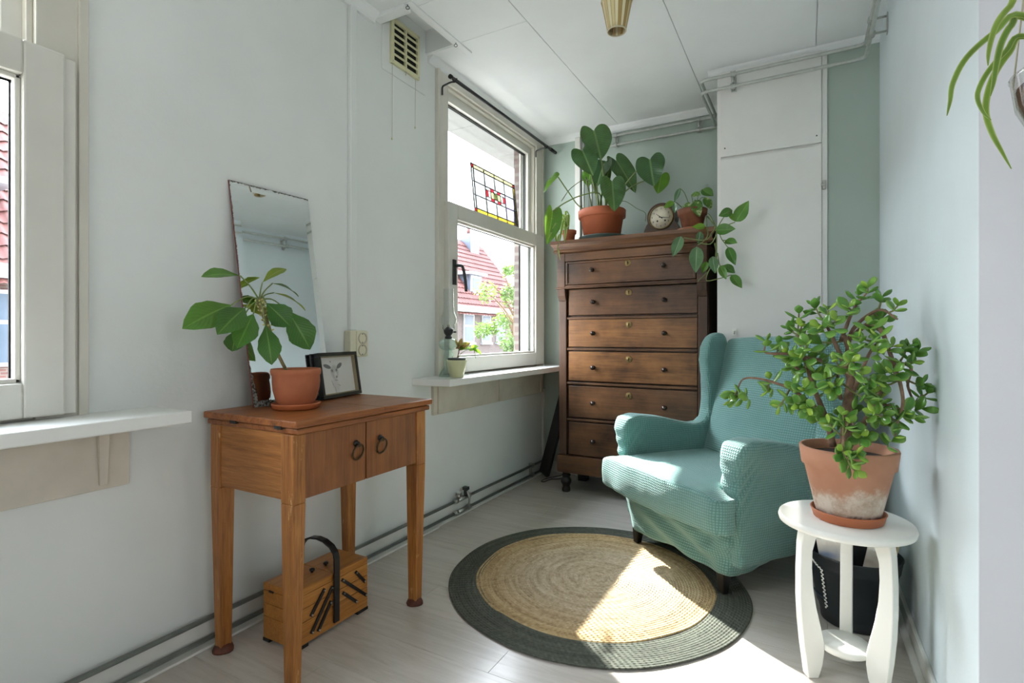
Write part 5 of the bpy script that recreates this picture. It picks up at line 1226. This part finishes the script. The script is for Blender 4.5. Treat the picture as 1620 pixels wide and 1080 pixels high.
organic(cu_, 0.011, 7, dcu).build('seat_cushion', FAB, t, local=True)
pl_ = [(-0.345, -0.012), (-0.30, -0.03), (0.30, -0.03), (0.345, -0.012), (0.36, 0.04), (0.36, 0.60), (0.33, 0.645), (-0.33, 0.645), (-0.36, 0.60), (-0.36, 0.04)]
sk = MB().prism(pl_, 0.075, 0.33, 'z')
def dsk(p):
    u, v_, z = p; q = sm(0.30, 0.07, z)
    hem = 0.014*math.sin(5*u+1)*q + 0.075*sm(0.05, 0.45, v_)*q
    k = 1-0.11*q
    fr = math.exp(-((v_+0.02)/0.05)**2)
    fold = 0.013*math.sin(46*(z*1.15+u*0.42)+0.8)*fr*sm(-0.36, -0.05, u)*sm(0.36, 0.22, u)*(0.35+0.65*sm(0.33, 0.15, z))
    fold += 0.008*math.sin(62*(z*0.9-u*0.5))*fr*sm(0.1, 0.3, u)
    fs = 0.006*math.sin(50*(v_*0.6+z))*sm(0.3, 0.35, abs(u))
    return V((u*k+math.copysign(fs, u)*(abs(u) > 0.3), v_*(1-0.03*q)+0.022*q*fr-fold, z+hem))
organic(sk, 0.012, 9, dsk).build('slipcover_skirt', FAB, t, local=True)
M['leg_black'] = wood('black_leg', S(12, 11, 11), S(20, 18, 18), S(30, 27, 26), 'z', 1, 0.3)
for u, v_, h, z0 in ((-0.278, 0.022, 0.105, 0.0105), (0.278, 0.022, 0.125, 0.0087)):
    MB().taper((u, v_, z0), (u*0.985, v_+0.004, h), (0.0145, 0.0145), (0.024, 0.024)).build('leg', M['leg_black'], t, local=True, bevel=0.005, seg=3)
for u in (-0.25, 0.25): MB().taper((u, 0.60, 0.0), (u, 0.56, 0.24), (0.0145, 0.0145), (0.024, 0.024)).build('leg', M['leg_black'], t, local=True, bevel=0.005, seg=3)

# ---------------------------------------------------------------- plant stand
SCX, SCY = 1.818, 1.880
t = thing('plant_stand', 'white round plant stand with three curved legs beside the right wall', 'plant stand', (SCX, SCY, 0))
ZTOP = 0.476
MB().lathe([(0, ZTOP-0.024), (.169, ZTOP-0.024), (.176, ZTOP-0.021), (.1785, ZTOP-0.012), (.176, ZTOP-0.003), (.171, ZTOP), (0, ZTOP)], (SCX, SCY, 0), 72).build('top', M['stand'], t)
MB().lathe([(0, 0.082), (.066, 0.082), (.069, 0.085), (.069, 0.099), (.067, 0.102), (0, 0.102)], (SCX, SCY, 0), 40).build('shelf', M['stand'], t)
ro_ = [(0.150, 0.452), (0.158, 0.40), (0.162, 0.32), (0.162, 0.24), (0.158, 0.17), (0.150, 0.10), (0.142, 0.05), (0.135, 0.0)]
ri_ = [(0.098, 0.0), (0.085, 0.04), (0.079, 0.075), (0.079, 0.105), (0.090, 0.15), (0.106, 0.21), (0.117, 0.27), (0.121, 0.33), (0.119, 0.38), (0.108, 0.415), (0.088, 0.440), (0.075, 0.452)]
for a in (math.radians(208), math.radians(328), math.radians(84)):
    m = MB().prism([(x*0.86, z) for x, z in ro_+ri_], -0.0165, 0.0165, 'y')
    ca_, sa_ = math.cos(a), math.sin(a)
    m.v = [V((SCX+p.x*ca_-p.y*sa_, SCY+p.x*sa_+p.y*ca_, p.z)) for p in m.v]
    m.build('leg', M['stand'], t, bevel=0.003)

# ---------------------------------------------------------------- jade plant
single(MB().lathe([(0, 0), (.085, 0), (.090, .003), (.096, .024), (.0985, .028), (.094, .029), (.087, .010), (0, .008)], (1.826, 1.868, ZTOP+0.0004), 56), 'saucer', plain('smooth_clay_saucer', S(176, 104, 68), 0.6, var=0.08), (1.826, 1.868, ZTOP+0.0004), 'terracotta saucer under the big jade plant pot on the white stand', 'saucer')
def stained_terracotta():
    t_ = NT('lime_stained_terracotta'); sp2 = t_.n.new('ShaderNodeSeparateXYZ'); t_.l.new(t_.tc(), sp2.inputs[0])
    z = sp2.outputs[2]; n = t_.noise(22, 8, None, 0.72); n2 = t_.noise(7, 5)
    c = t_.ramp(t_.noise(5, 4), [(0.3, S(174, 122, 96)), (0.7, S(196, 148, 120))])
    a = t_.math('ADD', t_.math('MULTIPLY', t_.math('SUBTRACT', 0.10, z), 7.5), t_.math('ADD', t_.math('MULTIPLY', n, 0.9), t_.math('MULTIPLY', n2, 1.7)))
    c = t_.mix(t_.math('MULTIPLY', t_.ramp(t_.math('MULTIPLY', a, 0.4), [(0.49, (0,0,0,1)), (0.64, (1,1,1,1))]), 0.85), c, t_.ramp(n, [(0.4, S(186, 166, 146)), (0.6, S(222, 214, 200))]))
    b = t_.math('ADD', t_.math('MULTIPLY', t_.math('SUBTRACT', 0.035, z), 16), n)
    c = t_.mix(t_.ramp(b, [(0.62, (0,0,0,1)), (0.85, (1,1,1,1))]), c, t_.ramp(t_.noise(50, 5), [(0.45, S(112, 84, 78)), (0.6, S(206, 198, 190))]))
    t_.col(c); t_.set(Roughness=0.85); t_.bump(n, 0.25, 0.004); return t_.m
JC = V((1.826, 1.868, ZTOP+0.0088))
t = thing('jade_plant', 'big jade plant in a lime-stained terracotta pot on the white stand', 'potted plant', tuple(JC))
MB().lathe([(0, 0), (.079, 0), (.082, .003), (.115, .150), (.122, .153), (.1285, .203), (.127, .207), (.119, .207), (.116, .185), (.111, .16)], tuple(JC), 56).build('pot', stained_terracotta(), t)
MB().lathe([(0, .182), (.07, .184), (.116, .178)], tuple(JC), 28, wob=0.02).build('soil', M['soil'], t)
random.seed(11)
J = [(1373,455,-.02),(1420,484,-.03),(1395,470,0),(1358,467,.02),(1397,502,.06),(1311,490,-.03),(1288,482,.03),(1264,496,0),(1342,486,-.05),(1323,507,-.09),(1249,519,.02),(1268,517,-.04),(1296,517,-.08),(1212,540,-.02),(1233,546,.04),(1245,557,-.05),(1276,544,-.10),(1295,540,.06),(1264,564,-.08),(1249,576,-.04),
     (1358,533,-.10),(1377,513,-.06),(1389,533,-.10),(1350,552,-.15),(1346,572,-.17),(1323,572,-.14),(1358,591,-.17),(1389,556,-.13),(1412,548,-.06),(1436,548,-.02),(1451,556,0),(1443,572,-.04),(1412,587,-.10),(1459,607,-.02),(1467,622,0),(1457,646,-.02),(1432,653,-.07),(1416,692,-.09),(1439,657,-.05),(1410,660,-.08),
     (1163,622,-.05),(1156,632,-.06),(1168,630,-.04),(1218,599,-.06),(1214,618,-.05),(1233,642,-.09),(1253,611,-.08),(1257,638,-.10),(1272,614,-.11),(1276,646,-.12),(1307,599,-.14),(1315,614,-.15),(1311,669,-.14),(1303,660,-.06),(1334,657,-.15),(1342,669,-.16),(1381,653,-.12),(1389,661,-.05),(1362,688,-.12),(1373,634,-.14),(1393,630,-.06),(1385,603,-.13),
     (1346,727,-.172),(1334,714,-.168),(1356,719,-.170),(1352,744,-.176),(1300,575,.02),(1290,610,.05),(1370,610,.08),(1345,640,.06),(1400,590,.02),(1285,560,0),(1290,590,-.05),(1395,610,-.05),(1270,585,.03),]
NL = [at_y(x, y, JC.y+dy) for x, y, dy in J]
trunk_top = JC+V((0.0, 0, 0.19))
M['jade_bark'] = plain('jade_bark', S(132, 104, 84), 0.75, var=0.3, nscale=50, bump=0.4)
def jp(x, y, dy): return at_y(x, y, JC.y+dy)
brs = [([(1340,705,.0),(1338,660,-.01),(1345,610,0),(1345,560,.0),(1335,530,.0)], .017), ([(1318,705,-.01),(1308,665,-.03),(1290,620,-.04),(1275,575,-.03),(1262,530,0)], .010), ([(1350,700,.0),(1372,660,.01),(1396,615,.0),(1400,600,.0)], .010),
       ([(1345,600,0),(1320,540,-.02),(1305,510,-.02)], .008), ([(1340,560,0),(1350,520,.02),(1390,490,.0),(1420,505,-.02)], .007), ([(1345,535,0),(1375,512,-.03),(1395,525,-.05),(1412,570,-.05),(1425,610,-.07),(1428,640,-.07),(1418,672,-.08),(1416,690,-.09)], .0075),
       ([(1400,570,-.02),(1440,580,-.02),(1436,610,-.02),(1450,640,-.02),(1457,625,-.01)], .005), ([(1310,660,-.03),(1260,620,-.06),(1225,605,-.06),(1195,598,-.06),(1175,600,-.05),(1166,618,-.05)], .0055), ([(1300,570,-.02),(1250,560,-.02),(1212,558,-.02),(1210,548,-.02)], .0055), ([(1265,585,-.03),(1236,566,-.02),(1213,557,-.02)], .004),
       ([(1330,700,-.09),(1334,690,-.155),(1334,712,-.168),(1342,728,-.172)], .0045), ([(1350,620,0),(1375,560,-.06),(1390,540,-.09)], .006), ([(1330,630,0),(1325,600,-.10),(1330,580,-.13)], .006), ([(1372,660,.01),(1395,640,-.04),(1432,650,-.06)], .005), ([(1340,650,0),(1360,690,-.1)], .005), ([(1330,540,0),(1350,490,.01),(1372,462,-.01)], .006)]
for pts, r in brs:
    P_ = [jp(*q) for q in pts]; n_ = 5; B_ = bez(P_, n_); k = len(B_)
    MB().tube(B_, [r*(1-0.6*i/(k-1)) for i in range(k)], 8).build('branch', M['jade_bark'], t)
allb = [q for pts, r in brs for q in bez([jp(*p) for p in pts], 4)]
# thick glossy leaves: three meshes shared by all
M['jade_leaf'] = leafmat('jade_leaf', S(104, 156, 66), tip=S(132, 172, 84), rough=0.18, trans=0.12)
M['jade_leaf_young'] = leafmat('jade_young_leaf', S(150, 190, 76), rough=0.25, trans=0.22)
def jade_mesh(nm_, L, W_, T_, mat):
    vs, fs, uv = [], [], []; nu, nv = 8, 6
    for i in range(nv+1):
        q = i/nv; w_ = math.sin(PI*min(1, q**1.35*0.98+0.01))**0.7
        for j in range(nu):
            a = 2*PI*j/nu; vs.append((L*q, W_/2*w_*math.cos(a), T_/2*w_*math.sin(a)+0.12*L*q*q)); uv.append((0.5+0.5*math.cos(a), q))
    for i in range(nv):
        for j in range(nu): fs.append((i*nu+j, i*nu+(j+1) % nu, (i+1)*nu+(j+1) % nu, (i+1)*nu+j))
    me = bpy.data.meshes.new(nm_); me.from_pydata(vs, [], fs); me.polygons.foreach_set('use_smooth', [True]*len(fs))
    l = me.uv_layers.new(name='uv')
    for lp in me.loops: l.data[lp.index].uv = uv[lp.vertex_index]
    me.materials.append(mat); return me
JM = [jade_mesh('jade_leaf_long', .048, .030, .0085, M['jade_leaf']), jade_mesh('jade_leaf_round', .040, .029, .009, M['jade_leaf']), jade_mesh('jade_leaf_small', .030, .021, .007, M['jade_leaf_young'])]
cen = JC+V((0.0, 0.0, 0.33)); leaves = []
cand = []
for c0 in NL:
    near = min(allb, key=lambda q: (q-c0).length)
    up = ((c0-near)+V((0, 0, 0.02))+(c0-cen)*0.12+V((random.gauss(0,.3), random.gauss(0,.3), random.gauss(.2,.3)))*0.03).normalized()
    if (c0-near).length > 0.012: cand.append((near, c0))
    a0 = random.random()*6.28; x_ = up.orthogonal().normalized(); y_ = up.cross(x_)
    npair = random.choice((2, 3, 3)) 
    for p_ in range(npair):
        base = c0-up*(0.016*(npair-1-p_)); op = 0.35+0.28*(npair-1-p_)
        for q in range(2):
            a = a0+p_*PI/2+q*PI+random.gauss(0, .15); d = (x_*math.cos(a)+y_*math.sin(a))*math.sin(op+0.5)+up*math.cos(op+0.5)
            leaves.append((base, d.normalized(), up, 2 if (p_ == npair-1 and random.random() < .7) else random.choice((0, 1, 1)), random.uniform(0.85, 1.12)))
tw = MB()
for a, b in cand: tw.tube([a, a.lerp(b, .5)+V((0,0,-.004)), b], [.0032, .0028, .0024], 5)
tw_o = tw.build('twig', plain('green_twig', S(120, 124, 72), 0.6, var=0.2, nscale=40), t); tw_o['kind'] = 'stuff'
leaves.sort(key=lambda q: (q[0]-CP).length)
inv = ROOT[t.name]
def leaf_matrix(base, d, up, s_):
    z = (up-d*up.dot(d)).normalized(); y = z.cross(d); m_ = Matrix((d, y, z)).transposed().to_4x4(); m_.translation = base
    return inv @ m_ @ Matrix.Scale(s_, 4)
rest = MB()
for i, (base, d, up, kd, s_) in enumerate(leaves):
    m_ = leaf_matrix(base, d, up, s_)
    if i < 296:
        o = bpy.data.objects.new('leaf', JM[kd]); C.objects.link(o); o.parent = t; o.matrix_local = m_
    else:
        me = JM[kd]; rest.add([m_ @ v_.co for v_ in me.vertices], [tuple(p.vertices) for p in me.polygons], True, [(0.5, 0.5)]*len(me.vertices))
if rest.v:
    r_ = rest.build('leaves_behind', M['jade_leaf'], t, local=True); r_['kind'] = 'stuff'

# ---------------------------------------------------------------- bucket with magazines
BC = V((1.868, 2.265, 0.0))
t = thing('black_bucket', 'black pail full of magazines on the floor behind the white stand', 'bucket', tuple(BC))
M['bucket'] = plain('black_leatherette', S(30, 36, 40), 0.34, var=0.25, nscale=14, bump=0.08)
MB().lathe([(0, .004), (.098, .004), (.100, 0), (.104, .002), (.107, .035), (.109, .038), (.109, .044), (.112, .05), (.136, .200), (.139, .203), (.139, .209), (.140, .212), (.145, .243), (.148, .247), (.145, .250), (.141, .246), (.133, .19), (.105, .05), (.098, .012), (0, .010)], tuple(BC), 56).build('pail', M['bucket'], t)
def bpt(a, z, d=0.003): r = .112+(.136-.112)*(z-.05)/.150; return BC+V(((r+d)*math.cos(a), (r+d)*math.sin(a), z))
zig = [bpt(math.radians(222)+0.0, .195-0.14*i/48, .0035)+V((0.0035*math.sin(i*1.3), -0.002*math.sin(i*1.3), 0)) for i in range(49)]
zig2 = [bpt(math.radians(200+22*i/24), .215-0.020*i/24, .0035)+V((0, 0, 0.003*math.sin(i*1.3))) for i in range(25)]
MB().tube(zig, 0.0022, 5).build('stitched_cord', M['stand'], t); MB().tube(zig2, 0.0022, 5).build('stitched_cord', M['stand'], t)
pk_ = MB(); 
pk_.grid(lambda u, v_: bpt(math.radians(186+36*u), .060+0.145*v_, .0025), 8, 8); pk_.build('side_pocket', M['bucket'], t, solid=0.002)
MB().tube([bpt(math.radians(186+36*k/10), .092, .0045) for k in range(11)], 0.004, 6).build('pocket_band', plain('blue_black_band', S(48, 58, 74), 0.3), t)
def mag_mat(name, cols, sc):
    t_ = NT(name); n = t_.noise(sc, 2, t_.mapping((1, 1, 1.6)), 0.4)
    st = [(0.30+0.4*i/(len(cols)-1), c) for i, c in enumerate(cols)]
    r = t_.ramp(n, st); t_.col(r); t_.set(Roughness=0.3); return t_.m
mg = [('magazine', 'pale magazine with a blue lower band, frontmost at the left of the pail', 0.048, -0.046, 0.010, 0.322, (S(60,118,190), S(226,222,214), S(214,206,196))),
      ('magazine', 'dark covered magazine just behind the pale blue-banded one in the pail', 0.022, -0.047, 0.010, 0.335, (S(40,44,50), S(70,78,88), S(150,150,146))),
      ('magazine', 'brown and cream magazine, rearmost at the left of the pail', -0.006, -0.046, 0.012, 0.340, (S(160,136,100), S(206,192,166), S(110,86,62))),
      ('magazine', 'black and white magazine frontmost at the right of the pail', 0.046, 0.046, 0.009, 0.318, (S(52,48,44), S(190,180,164), S(232,228,220))),
      ('magazine', 'yellow magazine in the middle of the right row in the pail', 0.018, 0.056, 0.012, 0.332, (S(222,196,84), S(232,222,190), S(190,160,70))),
      ('magazine', 'red and cream magazine rearmost at the right of the pail', -0.012, 0.054, 0.010, 0.322, (S(190,70,48), S(226,206,170), S(206,150,80)))]
for mi, (nm2, lab, off, lat, th_, top_, cols) in enumerate(mg):
    a = math.radians(266); ang = mi; d = V((math.cos(a), math.sin(a), 0)); s_ = V((-d.y, d.x, 0)); up = (V((0,0,1))+s_*(0.18 if lat > 0 else -0.16)+d*0.06).normalized()
    hw = 0.040
    b0 = BC-d*0.0+d*(-off)*-1.0+s_*lat*0.78+V((0,0,0.05)); L_ = top_-0.05
    q = lambda x, y, z: b0+s_*x+d*y+up*z
    n8 = len(bpy.data.materials)
    m = MB()
    pts = [(-hw, 0), (-hw*0.3, -0.003), (hw*0.4, -0.002), (hw, 0.002)]
    lo = [q(x, y, 0) for x, y in pts]+[q(x, y+th_, 0) for x, y in pts[::-1]]; hi = [q(x, y, L_-0.02*abs(x)/hw*(x < 0)) for x, y in pts]+[q(x, y+th_, L_-0.02*abs(x)/hw*(x < 0)) for x, y in pts[::-1]]
    n2 = len(lo); m.add(lo+hi, [tuple(range(n2))[::-1], tuple(range(n2, 2*n2))]+[(i, (i+1) % n2, n2+(i+1) % n2, n2+i) for i in range(n2)])
    g = thing(nm2, lab, 'magazine', tuple(b0), 0, 'magazines in the black pail')
    cov = m.build('cover', mag_mat('magazine_cover_%d' % ang, cols, 9), g, bevel=0.0008, seg=1)
    pg = MB().hexa([q(-hw+.003, .002, L_-.03), q(hw-.003, .004, L_-.03), q(hw-.003, th_-.001, L_-.03), q(-hw+.003, th_-.002, L_-.03)], [q(-hw+.003, .002, L_-.0165), q(hw-.003, .004, L_+.001), q(hw-.003, th_-.001, L_+.001), q(-hw+.003, th_-.002, L_-.0165)])
    pg.build('pages', M['white_print'], g)

# ---------------------------------------------------------------- hanging spider plant
HP = V((2.105, 1.13, 1.33))
t = thing('hanging_spider_plant', 'hanging spider plant at the right edge, only arching leaves and pot rim showing', 'potted plant', tuple(HP))
MB().lathe([(0, 0), (.055, 0), (.075, .012), (.094, .055), (.100, .100), (.102, .104), (.098, .104), (.092, .06), (.074, .018), (0, .008)], tuple(HP), 36).build('pot', glass_real('clear_plastic_pot', (0.90, 0.90, 0.88, 1)), t, label='clear plastic hanging pot')
MB().lathe([(0, .012), (.072, .02), (.090, .058), (.094, .085), (.06, .094), (0, .096)], tuple(HP), 30, wob=0.02).build('soil', plain('root_soil', S(96, 70, 50), 0.95, var=0.5, nscale=70, bump=0.8), t)
hg = MB()
for a in (0.5, 2.6, 4.7): hg.tube([HP+V((.1*math.cos(a), .1*math.sin(a), .102)), HP+V((0, 0, CE-HP.z))], 0.0014, 5)
hg.build('hanger', M['cord'], t)
hc = HP+V((0, 0, 0.10))
for i, (pts, wd, tw_) in enumerate([([(1620,24),(1575,50),(1530,90),(1508,130),(1503,160),(1498,183)], .0125, 1), ([(1625,-12),(1598,10),(1580,32),(1570,56),(1564,84),(1563,104)], .013, 1), ([(1622,28),(1600,40),(1585,66),(1577,98),(1572,130),(1567,152)], .014, 1),
              ([(1622,56),(1592,80),(1564,112),(1549,140),(1547,158),(1556,178),(1568,190)], .011, 1), ([(1624,58),(1596,84),(1574,116),(1562,150),(1560,180),(1570,212),(1585,240),(1600,267)], .0135, 1), ([(1640,30),(1650,70),(1655,120)], .012, 1), ([(1640,0),(1660,-40),(1700,-20)], .013, 1)]):
    yy = [1.10-0.02*k+0.012*i for k in range(len(pts))]
    P_ = [hc]+[at_y(x, y, q) for (x, y), q in zip(pts, yy)]; B_ = bez(P_, 5); k = len(B_)
    m = MB(); vs = []; uv = []
    for j_, p in enumerate(B_):
        q = j_/(k-1); tg = (B_[min(j_+1, k-1)]-B_[max(j_-1, 0)]).normalized(); vw = (CP-p).normalized()
        sd = tg.cross(vw).normalized(); w_ = wd*0.62*min(1, 0.35+q*3)*(1-q**4)*0.5+0.0006
        for s_ in (-1, -0.5, 0, 0.5, 1): vs.append(p+sd*(s_*w_)-vw*(abs(s_)*w_*0.45)); uv.append((0.5+s_*0.5, q))
    fs = [(j_*5+a, j_*5+a+1, j_*5+6+a, j_*5+5+a) for j_ in range(k-1) for a in range(4)]
    m.add(vs, fs, True, uv).build('leaf', M['leaf_spider_green'] if 'leaf_spider_green' in M else M.setdefault('leaf_spider_green', leafmat('arching_leaf', S(112, 146, 58), tip=S(176, 190, 120), rough=0.35, trans=0.3)), t)
for o in list(bpy.data.objects):
    if o.type == 'MESH' and not o.data.materials: o.data.materials.append(M['trim_white'])
